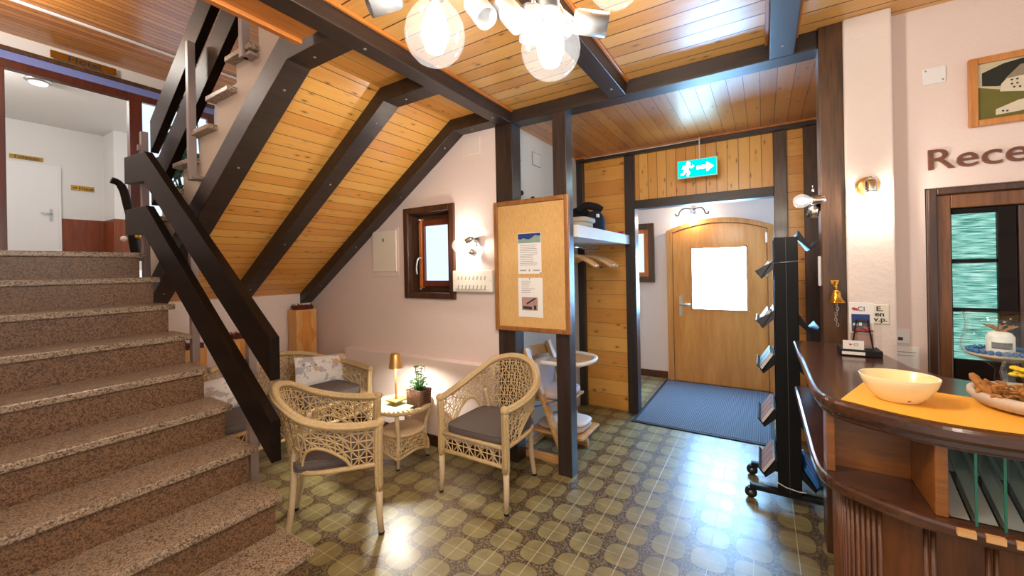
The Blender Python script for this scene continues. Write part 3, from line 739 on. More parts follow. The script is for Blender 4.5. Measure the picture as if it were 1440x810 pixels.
part(hat, 'crown', MB().lathe([(.10,0),(.105,.06),(.092,.12),(.055,.165),(.001,.178)], (-1.19,3.24,1.69), 20, sx=.8), 'navy', True)
part(hat, 'brim', MB().grid(lambda u,v: (-1.2+.075*math.cos(PI*u-PI/2+PI)*(.9+.7*v)*-1*(-1), 3.14-.02-.09*v*math.sin(PI*u), 1.695+.01*math.sin(PI*u)), 10, 4, (0,0,.006)), 'navy', True)
part(hat, 'badge', B(-1.142,-1.125,3.135,3.165,1.80,1.825), 'paper', label='small white patch')
hb = thing('cap', 'black cap lying behind the navy one on the coat shelf', 'cap', (-1.38,3.30,1.69))
part(hb, 'crown', MB().lathe([(.11,0),(.115,.11),(.105,.18),(.06,.22),(.001,.23)], (-1.36,3.32,1.69), 20, sx=.9), 'darkcloth', True)
part(hb, 'brim', MB().tube(crom([(-1.34,3.22,1.87),(-1.27,3.24,1.915),(-1.20,3.30,1.905),(-1.17,3.33,1.88)],4), .034, 8), 'darkcloth', True)
bl = thing('folded_blanket', 'beige folded cloth beside the caps on the coat shelf', 'blanket', (-1.2,2.95,1.69))
for k in range(2): part(bl, 'fold', MB().ball((-1.25+.02*k,2.93,1.720+k*.036), .13, 20, 10, (1.0,.95,.17), .4), 'beige_cloth', True)
rc = thing('red_pouch', 'small red pouch at the far end of the coat shelf', 'pouch', (-1.12,3.72,1.69))
part(rc, 'body', MB().ball((-1.12,3.72,1.705), .03, 12, 8, (1,1.3,.55), .6), 'red', True)
part(rc, 'zip', B(-1.091,-1.088,3.70,3.745,1.70,1.706), 'paper')

# ------------------------------------------------------------------ entrance door and vestibule
d1 = thing('door_1', 'honey beech entrance door with arched top and frosted pane', 'door', (-.45,5.22,0), kind='structure')
def arch(x): return 1.805 + .12*(1-((x+.45)/.55)**2)
N = 16
def archpts(xa, xb, dz): return [(xa+(xb-xa)*i/N, arch(xa+(xb-xa)*i/N)+dz) for i in range(N+1)]
fo = [(-1.0,0)] + archpts(-1.0,.10,.01) + [(.10,0)]; fi = [(-.935,0)] + archpts(-.935,.04,-.045) + [(.04,0)]
fm = MB(); n = len(fo)
vs = [(p[0],5.17,p[1]) for p in fo]+[(p[0],5.17,p[1]) for p in fi]+[(p[0],5.25,p[1]) for p in fo]+[(p[0],5.25,p[1]) for p in fi]
fs = []
for i in range(n-1):
    fs += [(i,i+1,n+i+1,n+i),(i,2*n+i,2*n+i+1,i+1),(n+i,n+i+1,3*n+i+1,3*n+i)]
fm.add(vs, fs); part(d1, 'frame', fm, 'beech2', bevel=.004)
lf = MB(); gx0,gx1,gz0,gz1 = -.735,-.145,.862,1.605
lf.prism([(-.93,0.006),(gx0,.006),(gx0,arch(gx0)-.05)]+[(gx0+(-.93-gx0)*i/6, arch(gx0+(-.93-gx0)*i/6)-.05) for i in range(1,7)],1,5.19,5.235)
lf.prism([(gx1,.006),(.035,.006)]+[(.035+(gx1-.035)*i/6, arch(.035+(gx1-.035)*i/6)-.05) for i in range(0,7)],1,5.19,5.235)
lf.prism([(gx0,gz1),(gx1,gz1)]+[(gx1+(gx0-gx1)*i/8, arch(gx1+(gx0-gx1)*i/8)-.05) for i in range(0,9)],1,5.19,5.235)
lf.box(gx0,gx1,5.19,5.235,.006,gz0)
leaf = part(d1, 'leaf', lf, 'beech')
bd = MB(); c=.018
for a in ((gx0,gx0+c,gz0,gz1),(gx1-c,gx1,gz0,gz1),(gx0,gx1,gz0,gz0+c),(gx0,gx1,gz1-c,gz1)): bd.box(a[0],a[1],5.18,5.2,a[2],a[3])
part(leaf, 'glazing_bead', bd, 'beech2', bevel=.003); part(leaf, 'pane', B(gx0,gx1,5.205,5.215,gz0,gz1), 'daylight_door', label='bright frosted pane')
hp = part(leaf, 'handle_plate', MB().prism([(-.862,.79),(-.838,.79),(-.832,.80),(-.832,1.02),(-.85,1.04),(-.868,1.02),(-.868,.80)],1,5.18,5.19), 'steel', bevel=.002)
part(d1, 'lever', MB().tube([(-.85,5.18,.93),(-.85,5.13,.93),(-.84,5.122,.93),(-.74,5.122,.932)], .009, 8), 'steel', True, label='steel lever handle')
for z in (1.68,1.32,.35): part(d1, 'hinge', B(.02,.042,5.155,5.19,z-.06,z+.06), 'steel', bevel=.003)
w2 = thing('window_2', 'dark framed window beside the entrance door', 'window', (-1.45,5.22,1.19), kind='structure')
f = MB(); x0,x1,z0,z1,c=-1.75,-1.155,1.19,1.93,.07
for a in ((x0,x0+c,z0,z1),(x1-c,x1,z0,z1),(x0+c,x1-c,z0,z0+c),(x0+c,x1-c,z1-c,z1)): f.box(a[0],a[1],5.20,5.25,a[2],a[3])
part(w2, 'casing', f, 'winframe', bevel=.006)
f = MB(); x0,x1,z0,z1,c=-1.68,-1.225,1.26,1.86,.055
for a in ((x0,x0+c,z0,z1),(x1-c,x1,z0,z1),(x0+c,x1-c,z0,z0+c),(x0+c,x1-c,z1-c,z1)): f.box(a[0],a[1],5.215,5.25,a[2],a[3])
sa = part(w2, 'sash', f, 'sash_edge', bevel=.004); part(sa, 'pane', B(-1.63,-1.28,5.238,5.246,1.31,1.81), 'daylight')
mt = thing('door_mat', 'large ribbed blue grey mat inside the entrance door', 'mat', (-.5,4.4,0))
part(mt, 'pile', B(-1.0,.03,3.66,5.14,.0005,.011), 'rug', bevel=.004)
ed = MB()
for a in ((-1.03,-1.0,3.63,5.16),(.03,.06,3.63,5.16),(-1.0,.03,3.63,3.66),(-1.0,.03,5.14,5.16)): ed.box(*a,.0005,.009)
part(mt, 'edging', ed, 'rubber', bevel=.003)
ex = thing('exit_sign', 'lit green emergency exit sign hanging from a white cable', 'sign', (-.46,3.7,2.15))
Yx = 3.70
part(ex, 'box', B(-.615,-.305,Yx,Yx+.03,2.135,2.288), 'white', bevel=.004)
fc = part(ex, 'green_face', B(-.607,-.313,Yx-.004,Yx,2.142,2.281), 'exitgreen')
ar = MB().prism([(-.46,2.20),(-.385,2.20),(-.385,2.175),(-.335,2.213),(-.385,2.251),(-.385,2.226),(-.46,2.226)],1,Yx-.006,Yx-.0035)
part(ex, 'arrow', ar, 'exitwhite')
rm = MB().lathe([(.0155,0),(.0155,.002)], (-.525,Yx-.0035,2.255), 14, (0,-1,0))
for a,b,w in (((-.527,2.24),(-.545,2.20),.024),((-.545,2.20),(-.52,2.18),.016),((-.52,2.18),(-.535,2.152),.014),((-.547,2.20),(-.565,2.172),.015),((-.565,2.172),(-.585,2.172),.013),((-.528,2.237),(-.50,2.222),.011),((-.50,2.222),(-.485,2.235),.010),((-.53,2.236),(-.56,2.236),.011),((-.56,2.236),(-.572,2.215),.010)):
    rm.bar((a[0],Yx-.005,a[1]),(b[0],Yx-.005,b[1]),w,.002,(0,1,0))
part(ex, 'running_figure', rm, 'exitwhite')
part(ex, 'cable', MB().tube([(-.44,Yx+.015,2.288),(-.44,Yx+.015,2.40),(-.44,Yx+.02,2.465),(-.46,3.79,2.472),(-.7,3.80,2.472),(-1.5,3.80,2.472)], .005, 6), 'white', True)
# ------------------------------------------------------------------ wicker furniture
def lattice(mb, S, nu, nv, r=.0038, n=4, horiz=True, vert=True, sub=1):
    def line(pts):
        if len(pts) > 1: mb.tube([S(a/nu, b/nv) for a, b in pts], r, n)
    if vert:
        for i in range(0, nu+1): line([(i, j) for j in range(nv+1)])
    if horiz:
        for j in range(nv+1): line([(i, j) for i in range(nu+1)])
    for d in range(-nv, nu+1):
        if d % 2: continue
        line([(d+j, j) for j in range(nv+1) if 0 <= d+j <= nu])
    for d in range(0, nu+nv+1):
        if d % 2: continue
        line([(d-j, j) for j in range(nv+1) if 0 <= d-j <= nu])

def wicker_seat(name, label, cat, loc, rz, W, hoop, low, zs, zapron, yf, cushions, cells_b, cells_a, rearz, group=None, sd=.0):
    o = thing(name, label, cat, loc, rz, group)
    full = hoop + [(-x, y, z) for x, y, z in hoop[-2::-1]]
    fl = low + [(-x, y, z) for x, y, z in low[-2::-1]]
    HP, LP = crom(full, 8), crom(fl, 8)
    def at(P, s):
        q = max(0, min(1, s))*(len(P)-1); i = min(int(q), len(P)-2); return P[i].lerp(P[i+1], q-i)
    sa = .30
    def lower(s):
        p = at(LP, s).copy(); t = s if s < .5 else 1-s; h = at(HP, s)
        if t < sa:
            k = max(0, min(1, (t-.10)/(sa-.115))); a = math.sin(PI*k)**.6 if 0 < k < 1 else 0
            top = h.z-.135; f = (top-p.z)/(h.z-p.z)*a
            return p.lerp(h, f)
        return p
    # woven back and arms
    bk = MB(); lattice(bk, lambda u, v: lower(sa+u*(1-2*sa)).lerp(at(HP, sa+u*(1-2*sa)), v), *cells_b)
    bk.build('back_weave', 'wicker', o)
    for k in (0, 1):
        am = MB(); f = (lambda u: u*sa) if k == 0 else (lambda u: 1-u*sa)
        lattice(am, lambda u, v: lower(f(u)).lerp(at(HP, f(u)), v), *cells_a)
        am.tube([lower(f(u/24)) for u in range(25)], .008, 6)
        am.build('arm_weave', 'wicker', o)
    # rolled rail: three strands side by side
    rail = MB()
    for dx, dz, r in ((0,0,.0165),(.014,-.008,.011),(-.014,-.008,.011),(0,-.02,.011)):
        pts = []
        for i, p in enumerate(HP):
            a = HP[max(i-1,0)]; b = HP[min(i+1,len(HP)-1)]; d = (b-a); d.z = 0; d.normalize(); nrm = Vector((d.y,-d.x,0))
            pts.append(p + nrm*dx + Vector((0,0,dz)))
        rail.tube(pts, r, 8)
    rail.build('top_rail', 'wicker', o, True)
    for sx in (-1, 1):
        x0, y0, z0 = hoop[0]; x0 = abs(x0)*sx
        up = MB(); lx = W*sx
        for a in range(4):
            t = a*PI/2+.4; ox, oy = .011*math.cos(t), .011*math.sin(t)
            up.tube(crom([(lx+ox,yf+oy,zapron-.03),(lx+ox,yf+oy,zs+.05),(x0+ox,y0+oy,z0-.01)],4), .0125, 8)
        up.ball((x0,y0-.004,z0+.001), .026, 12, 8)
        up.build('front_post', 'wicker', o, True)
        lg = MB().tube([(lx,yf,zapron-.01),(lx,yf,.10),(lx*1.01,yf-.008,.012)], [.019,.0165,.0145], 10).build('leg', 'wicker_leg', o, True)
        MB().tube([(lx*1.01,yf-.008,.014),(lx*1.01,yf-.008,0)], [.0155,.0145], 10).build('foot_cap', 'rubber', lg, True)
        rx, ry = abs(low[-3][0])*sx, low[-3][1]
        lg = MB().tube(crom([(rx*1.08,ry-.02,rearz),(rx*1.02,ry+.005,zs+.06),(rx,ry+.01,zs-.05),(rx*.99,ry+.03,.14),(rx*1.0,ry+.058,.012)],4), .0165, 10).build('leg', 'wicker_leg', o, True)
        MB().tube([(rx,ry+.058,.014),(rx,ry+.059,0)], [.0175,.0165], 10).build('foot_cap', 'rubber', lg, True)
    fr = MB()
    fr.tube([(x,y,zs-.012) for x,y,z in LP], .013, 8)
    fr.tube([(-W,yf,zs-.012),(W,yf,zs-.012)], .013, 8); fr.tube([(-W,yf,zapron),(W,yf,zapron)], .012, 8)
    fr.build('seat_frame', 'wicker', o, True)
    ap = MB(); lattice(ap, lambda u, v: Vector((-W+2*W*u, yf, zapron+(zs-.012-zapron)*v)), int(2*W/.042), 2)
    ap.build('apron_weave', 'wicker', o)
    poly = [(x*.98, y) for x, y, z in LP]
    MB().prism(poly, 2, zs-.018, zs-.008).build('seat_deck', 'wicker', o)
    for (cx, cy, sx_, sy_, th) in cushions:
        def side(z, k): return [(cx+sx_*k*math.copysign(abs(math.cos(t))**.28, math.cos(t)), cy+sy_*k*math.copysign(abs(math.sin(t))**.28, math.sin(t)), z) for t in [2*PI*i/48 for i in range(48)]]
        mb = MB(); z0 = zs-.006
        levels = [(z0,.955),(z0+.008,.985),(z0+th*.28,1.0),(z0+th*.72,1.0),(z0+th*.93,.985),(z0+th,.95),(z0+th*1.12,.72),(z0+th*1.18,.4),(z0+th*1.19,.02)]
        vs = []; 
        for z, k in levels: vs += side(z, k)
        fs = [(i*48+j, i*48+(j+1)%48, (i+1)*48+(j+1)%48, (i+1)*48+j) for i in range(len(levels)-1) for j in range(48)]
        fs.append(tuple(range(48))[::-1]); mb.add(vs, fs)
        c = mb.build('cushion', 'cushion', o, True)
        pp = MB()
        for z, k in ((z0+th*.92,.992),(z0+th*.06,.985)): pp.tube(side(z, k), .0035, 6, True)
        pp.build('piping', 'cushion', c, True)
    return o
chair_hoop = [(-.243,-.245,.592),(-.262,-.13,.600),(-.268,.00,.622),(-.248,.13,.668),(-.172,.235,.740),(-.08,.276,.772),(0,.286,.780)]
chair_low = [(-.240,-.24,.375),(-.243,-.13,.375),(-.240,-.01,.375),(-.222,.09,.375),(-.165,.165,.375),(-.08,.20,.375),(0,.21,.375)]
args = dict(W=.241, hoop=chair_hoop, low=chair_low, zs=.385, zapron=.265, yf=-.24, cushions=[(0,-.03,.218,.215,.05)], cells_b=(16,9), cells_a=(12,5), rearz=.56)
wicker_seat('wicker_armchair', 'wicker armchair in front of the cork board facing the room', 'armchair', (-1.50,2.155,0), 0., group='wicker armchairs', **args)
wicker_seat('wicker_armchair', 'wicker armchair beside the lower stair railing seen from its back', 'armchair', (-2.092,1.40,0), math.radians(141), group='wicker armchairs', **args)
sofa_hoop = [(-.585,-.33,.545),(-.605,-.18,.555),(-.605,.02,.570),(-.55,.20,.600),(-.40,.305,.655),(-.20,.345,.690),(0,.352,.700)]
sofa_low = [(-.58,-.325,.33),(-.585,-.18,.33),(-.575,0,.33),(-.53,.13,.33),(-.40,.22,.33),(-.20,.255,.33),(0,.26,.33)]
wicker_seat('wicker_sofa', 'two seat wicker sofa under the boarded stair slope', 'sofa', (-3.255,1.735,0), PI/2, .58, sofa_hoop, sofa_low, .355, .20, -.325, [(-.275,-.045,.268,.262,.065),(.275,-.045,.268,.262,.065)], (30,9), (11,5), .50)

def pillow(label, loc, rot, a, b, th):
    o = thing('throw_pillow', label, 'pillow', loc, 0, 'floral pillows on the wicker sofa')
    mat = Matrix.Rotation(rot[2],3,'Z') @ Matrix.Rotation(rot[1],3,'Y') @ Matrix.Rotation(rot[0],3,'X')
    def f(sgn):
        def g(u, v):
            x, y = u*2-1, v*2-1
            e = (1-abs(x)**2.6)*(1-abs(y)**2.6)
            k = 1-.06*(abs(x)*(1-abs(y)**2)) - .0
            return mat @ Vector((x*a*(1-.05*(1-y*y)), y*b*(1-.07*(1-x*x)), sgn*th*(e**.55)))
        return g
    mb = MB(); mb.grid(f(1), 18, 14); 
    k = len(mb.v); g2 = MB(); g2.grid(f(-1), 18, 14); mb.add(g2.v, [q[::-1] for q in g2.f])
    mb.build('cover', 'floral', o, True)
    pb = MB()
    e = [mat @ Vector((x*a*(1-.05*(1-y*y)), y*b*(1-.07*(1-x*x)), 0)) for x, y in [(-1+i*.1,-1) for i in range(20)]+[(1,-1+i*.1) for i in range(20)]+[(1-i*.1,1) for i in range(20)]+[(-1,1-i*.1) for i in range(20)]]
    pb.tube(e, .004, 6, True); pb.build('piping', 'greyink', o, True)
    return o
# local x -> along the sofa (world Y), y -> up, z -> towards the room (+X)
pillow('white floral pillow at the far end of the sofa by the back wall', (-3.36,2.15,.52), (PI/2-.20,.10,PI/2), .255, .135, .06)
pillow('white floral pillow at the sofa end half hidden by the granite stairs', (-3.32,1.36,.53), (PI/2-.35,-.12,PI/2-.15), .20, .13, .06)

# ------------------------------------------------------------------ side table, lamp, herb basket
TX, TY = -2.285, 2.10
tb = thing('side_table', 'round glass topped wicker side table between sofa and armchair', 'table', (TX,TY,0))
MB().tube([(.207*math.cos(t),.207*math.sin(t),.405) for t in [2*PI*i/40 for i in range(40)]], .016, 8, True).build('rim', 'wicker', tb, True)
wv = MB()
for i in range(40):
    t = 2*PI*i/40; c, s = math.cos(t), math.sin(t)
    wv.tube([(.194*c,.194*s,.419),(.208*math.cos(t+.05),.208*math.sin(t+.05),.424),(.222*math.cos(t+.1),.222*math.sin(t+.1),.412)], .007, 5)
wv.build('rim_binding', 'wicker_leg', tb, True)
MB().lathe([(.196,.396),(.196,.402),(.001,.402)], (0,0,0), 40).build('deck', 'wicker_leg', tb)
MB().lathe([(.001,.404),(.194,.404),(.196,.407),(.194,.412),(.001,.412)], (0,0,0), 40).build('glass_top', 'shelfglass', tb)
for a in (-56, 50, 128, -132):
    t = math.radians(a); c, s = math.cos(t), math.sin(t)
    lg = MB().tube([(.192*c,.192*s,.39),(.160*c,.160*s,.25),(.152*c,.152*s,.14),(.172*c,.172*s,.01)], [.014,.014,.015,.014], 8).build('leg', 'wicker_leg', tb, True)
    MB().tube([(.1722*c,.1722*s,.012),(.1722*c,.1722*s,0)], .0145, 8).build('foot_cap', 'rubber', lg, True)
MB().lathe([(.001,.222),(.145,.222),(.155,.230),(.145,.238),(.001,.238)], (0,0,0), 36).build('lower_shelf', 'wicker_leg', tb, True)
bs = MB()
def basket(u, v):
    t = 2*PI*u; zbot = .075+.055*abs(math.sin(2*(t+math.radians(56))))**1.2
    r = .148+.032*(1-v)**1.4
    return Vector((r*math.cos(t), r*math.sin(t), zbot+(.225-zbot)*v))
lattice(bs, basket, 30, 5, .0036)
bs.tube([basket(i/48, 0) for i in range(48)], .009, 6, True); bs.tube([basket(i/48, 1) for i in range(48)], .008, 6, True)
bs.build('woven_skirt', 'wicker', tb)
lp = thing('table_lamp', 'slim gold cordless table lamp with lit cone shade on the wicker table', 'lamp', (-2.345,2.09,.4265))
MB().box(-.055,.055,-.055,.055,0,.014).build('base', 'gold', lp, False, .004)
MB().lathe([(.011,.014),(.0085,.03),(.008,.265),(.010,.28)], (0,0,0), 14).build('stem', 'gold', lp, True)
MB().lathe([(.050,.245),(.036,.345),(.034,.348),(.001,.349),(.001,.343),(.034,.343),(.048,.246),(.050,.245)], (0,0,0), 28, cap=False).build('shade', 'gold', lp, True)
MB().lathe([(.045,.262),(.044,.258),(.001,.256)], (0,0,0), 24).build('diffuser', 'lampdisc', lp, True, label='lit diffuser')
MB().lathe([(.034,.3495),(.034,.352),(.001,.353)], (0,0,0), 24).build('shade_top', 'gold', lp, True)
pb = thing('herb_basket', 'small green herb in a brown square basket on the wicker table', 'plant', (-2.145,2.125,.4265))
sk = MB()
for k in range(7):
    z = .008+.0155*k; q = .062+.001*k
    sk.tube([(-q,-.045-.001*k,z),(q,-.045-.001*k,z),(q,.045+.001*k,z),(-q,.045+.001*k,z)], .009, 6, True)
for i in range(9):
    x = -.064+.016*i
    for y in (-.05,.05): sk.tube([(x,y,0),(x,y*1.06,.112)], .006, 5)
sk.build('basket', 'basket', pb, True)
MB().box(-.058,.058,-.042,.042,.002,.09).build('soil', 'soil', pb)
rd = random.Random(11); lv = MB(); stm = MB()
for i in range(60):
    a = rd.uniform(0,2*PI); s = rd.uniform(.01,.075); h = rd.uniform(.02,.075) if i > 16 else rd.uniform(.07,.18)
    x, y = (s*math.cos(a)*1.05, s*math.sin(a)*.75) if i > 16 else (.01+s*math.cos(a)*.6, s*math.sin(a)*.5)
    base = Vector((x*.5,y*.5,.09)); tip = Vector((x,y,.10+h)); stm.tube([base,(base+tip)/2+Vector((0,0,.01)),tip], .0018, 4)
    for k in range(4):
        b = a + k*PI/2 + rd.uniform(-.4,.4); d = Vector((math.cos(b),math.sin(b),rd.uniform(-.1,.4))).normalized(); sdv = d.cross(Vector((0,0,1))).normalized()
        L = rd.uniform(.012,.022); w = L*.42
        lv.grid(lambda u,v,tip=tip,d=d,sdv=sdv,L=L,w=w: tip+d*(L*u)+sdv*(w*math.sin(PI*(u*.9+.05))*(v-.5)*2)+Vector((0,0,-.004*u*u)), 3, 2, (0,0,.0008))
stm.build('stems', 'leaf', pb, True); lv.build('foliage', 'leaf', pb, True)

# ------------------------------------------------------------------ pine blocks with twig wreaths behind the sofa
def block(x0, x1, y0, y1, h, lab, wl, sd):
    o = thing('wooden_block', lab, 'wooden block', ((x0+x1)/2,(y0+y1)/2,0), 0, 'pine blocks behind the sofa')
    part(o, 'block', B(x0,x1,y0,y1,0,h), 'pine_block', bevel=.006)
    fig = MB(); xm = (x0+x1)/2; ym = (y0+y1)/2; w = (y1-y0)
    prof = [(ym+math.copysign(1,sg)*w*(.16+.30*math.exp(-((z-.5)/.13)**2)+.10*abs(z-.5)), h*.52+h*.46*z) for sg in (1,) for z in [i/16 for i in range(17)]]
    left = [(2*ym-y, z) for y, z in prof[::-1]]
    part(o, 'dark_grain_figure', MB().prism(prof+left, 0, x1-.001, x1+.0015), 'beech', label='darker heart figure')
    wt = thing('twig_wreath', wl, 'wreath', (xm,ym,h), 0, 'twig wreaths on the pine blocks')
    rd = random.Random(sd); mb = MB(); r = min(.085, w*.42)
    for k in range(9):
        ph = rd.uniform(0,6); rr = r*rd.uniform(.8,1.05)
        mb.tube([((rr+.012*math.sin(5*t+ph))*math.cos(t), (rr+.012*math.sin(5*t+ph))*math.sin(t), .02+.013*math.sin(3*t+ph*2)) for t in [2*PI*i/28 for i in range(28)]], .006, 5, True)
    mb.build('twig_ring', 'wreath', wt, True)
    ex_ = MB()
    for k in range(14):
        a = rd.uniform(0,2*PI); ex_.tube([(r*math.cos(a),r*math.sin(a),.02),(r*1.12*math.cos(a+.2),r*1.12*math.sin(a+.2),.035),(r*1.2*math.cos(a+.3),r*1.2*math.sin(a+.3),.05)], .003, 4)
    ex_.build('loose_twigs', 'wreath', wt, True)
block(-3.99,-3.84, 2.20,2.41, 1.03, 'tallest pale pine block in the corner behind the sofa', 'reddish twig wreath on the tallest pine block', 1)
block(-3.99,-3.86, 1.66,1.83, .83, 'middle pine block behind the sofa showing between the railing boards', 'twig wreath on the middle pine block', 2)
block(-3.99,-3.86, 1.30,1.47, .80, 'pine block behind the sofa beside the granite stair edge', 'dark twig wreath on the pine block next to the stair edge', 3)

# ------------------------------------------------------------------ wooden high chair behind the cork board
hc = thing('high_chair', 'light wooden high chair with tray behind the freestanding post', 'high chair', (-1.4,2.78,0))
for y in (2.60, 2.97):
    part(hc, 'upright', MB().bar((-1.20,y,.03),(-1.52,y,.80),.032,.06,(0,1,0)), 'oak', bevel=.006)
    part(hc, 'floor_rail', B(-1.60,-1.18,y-.016,y+.016,0.001,.055), 'oak', bevel=.006)
part(hc, 'stretcher', B(-1.575,-1.545,2.61,2.96,.01,.05), 'oak', bevel=.004)
part(hc, 'stretcher', B(-1.31,-1.27,2.61,2.96,.205,.225), 'oak', bevel=.004)
part(hc, 'seat', B(-1.55,-1.20,2.615,2.955,.415,.435), 'oak', bevel=.006)
part(hc, 'footrest', B(-1.50,-1.08,2.615,2.955,.185,.205), 'oak', bevel=.006)
for z in (.60,.70):
    part(hc, 'backrest', MB().grid(lambda u,v,z=z: (-1.505-.055*math.sin(PI*u)-.03*v, 2.60+.37*u, z+.07*v), 12, 2, (-.012,0,.004)), 'oak', True, bevel=.002)
part(hc, 'tray', MB().grid(lambda u,v: (-1.36+.27*v+.0*u, 2.57+.42*u+(u-.5)*(-.10)*v, .70), 2, 2, (0,0,.012)), 'oak')
part(hc, 'tray_rim', MB().tube(crom([(-1.38,2.575,.715),(-1.20,2.58,.715),(-1.09,2.65,.715),(-1.055,2.78,.715),(-1.09,2.92,.715),(-1.20,2.985,.715),(-1.38,2.99,.715)],5), .016, 8), 'white', True, label='white rounded tray rim')
part(hc, 'back_cushion', MB().ball((-1.47,2.785,.565), .16, 20, 12, (.28,1.0,.85), .5), 'mauve_cloth', True, label='pale mauve padded insert')
part(hc, 'seat_cushion', MB().ball((-1.36,2.785,.465), .17, 20, 12, (.95,1.0,.2), .5), 'mauve_cloth', True)
part(hc, 'strap', MB().tube(crom([(-1.50,2.60,.36),(-1.36,2.585,.41),(-1.25,2.64,.46)],5), .012, 6, flat=.4), 'skyblue', True, label='blue strap')
fo = thing('folded_cloth', 'white folded cloth lying on the high chair footrest', 'cloth', (-1.28,2.78,.206))
part(fo, 'fold', MB().ball((-1.29,2.78,.228), .14, 20, 8, (1.35,1.0,.15), .5), 'mauve_cloth', True)
part(fo, 'fold', MB().ball((-1.26,2.79,.26), .12, 20, 8, (1.35,1.0,.12), .5), 'paper', True)

# ------------------------------------------------------------------ leaflet stand on castors
ls = thing('leaflet_stand', 'tall black leaflet stand on castors beside the counter', 'display stand', (.105,2.9,0))
part(ls, 'end_panel', B(.052,.166,2.775,2.80,.075,1.548), 'blackwood', bevel=.003)
part(ls, 'core_panel', B(.09,.128,2.80,3.12,.075,1.53), 'blackwood')
part(ls, 'end_panel', B(.052,.166,3.12,3.14,.075,1.548), 'blackwood', bevel=.003)
part(ls, 'panel_seam', B(.108,.110,2.7735,2.776,.08,1.54), 'granule')
part(ls, 'band', MB().tube([(.05,2.772,1.40),(.11,2.771,1.405),(.168,2.772,1.41)], .003, 6), 'steel', True, label='thin silver band')
part(ls, 'band', MB().tube([(.05,2.772,.135),(.09,2.768,.118),(.15,2.766,.11),(.185,2.768,.112)], .003, 6), 'paper', True, label='loose pale tie')
for y in (2.80,3.11):
    part(ls, 'foot_bar', B(-.09,.30,y-.02,y+.02,.055,.085), 'black', bevel=.006)
    for x in (-.085,.295):
        cst = part(ls, 'castor', MB().lathe([(.02,-.012),(.030,-.012),(.032,-.008),(.032,.008),(.030,.012),(.02,.012)], (x,y,.0325), 20, (0,1,0)), 'rubber', True)
        part(cst, 'hub', MB().lathe([(.012,-.014),(.012,.014)], (x,y,.0325), 12, (0,1,0)), 'steel', True)
        part(cst, 'fork', B(x-.014,x+.014,y-.018,y+.018,.05,.062), 'black')
lvl = [1.31, 1.02, .755, .44, .145]
pr = [('dark photo leaflets','ink'),('pinkish leaflets','pink_print'),('grey green leaflets','teal_print'),('pinkish brochures','pink_print'),('pale brochures','pink_print')]
for i, z in enumerate(lvl):
    for sgn in (-1, 1):
        x0 = .052 if sgn < 0 else .166
        if sgn > 0 and i == 0: z2 = z+.16
        else: z2 = z + (0 if sgn < 0 else -.03)
        o_ = sgn
        back = [(x0, z2+.10), (x0+o_*.062, z2), (x0+o_*.067, z2+.004), (x0+o_*.005, z2+.112)]
        lip = [(x0+o_*.062, z2), (x0+o_*.096, z2+.045), (x0+o_*.092, z2+.050), (x0+o_*.060, z2+.006)]
        pk = MB().prism(back, 1, 2.785, 3.11).prism(lip, 1, 2.785, 3.11)
        pk.prism([(x0,z2+.10),(x0+o_*.062,z2),(x0+o_*.096,z2+.045),(x0+o_*.05,z2+.075)], 1, 2.785, 2.79) if i < 2 and sgn < 0 else None
        pk.prism([(x0,z2+.06),(x0+o_*.062,z2-.002),(x0+o_*.062,z2+.004),(x0,z2+.11)], 1, 2.782, 2.788)
        part(ls, 'pocket', pk, 'darkgrey' if i < 2 and sgn < 0 else 'black', bevel=.0015, label='tilted leaflet pocket')
        if sgn > 0 and i < 2: continue
        nb = 2 if i < 3 else 3
        for j in range(nb):
            ya = 2.80 + j*(.30/nb); yb = ya + .30/nb - .012
            t = .30 if i < 2 else .52
            lb = '%s, %s, in %s %s pocket of the black stand' % (pr[i][0] if sgn < 0 else 'blue leaflets', ('front pile','middle pile','rear pile')[j], ('first','second','third','fourth','lowest')[i], 'left' if sgn < 0 else 'right')
            b_ = thing('leaflet_pile', lb, 'leaflets', (x0+o_*.04, (ya+yb)/2, z2+.02), 0, 'leaflets in the black stand')
            ux, uz = -o_*.067*1.0, .108; L = math.hypot(ux,uz); ux/=L; uz/=L
            ax, az = x0+o_*.071, z2+.012; h = .115 if i > 1 else .10
            nx, nz = (o_*uz, -o_*ux) if True else (0,0)
            for q, (d0, d1, mt_) in enumerate(((0.001,.016,'paper' if sgn < 0 else 'skyblue'),(.0165,.0185,pr[i][1] if sgn < 0 else 'skyblue'))):
                p4 = [(ax+nx*d0, az+nz*d0), (ax+nx*d1, az+nz*d1), (ax+nx*d1+ux*h, az+nz*d1+uz*h), (ax+nx*d0+ux*h, az+nz*d0+uz*h)]
                part(b_, 'sheets' if q == 0 else 'printed_cover', MB().prism(p4, 1, ya, yb), mt_)
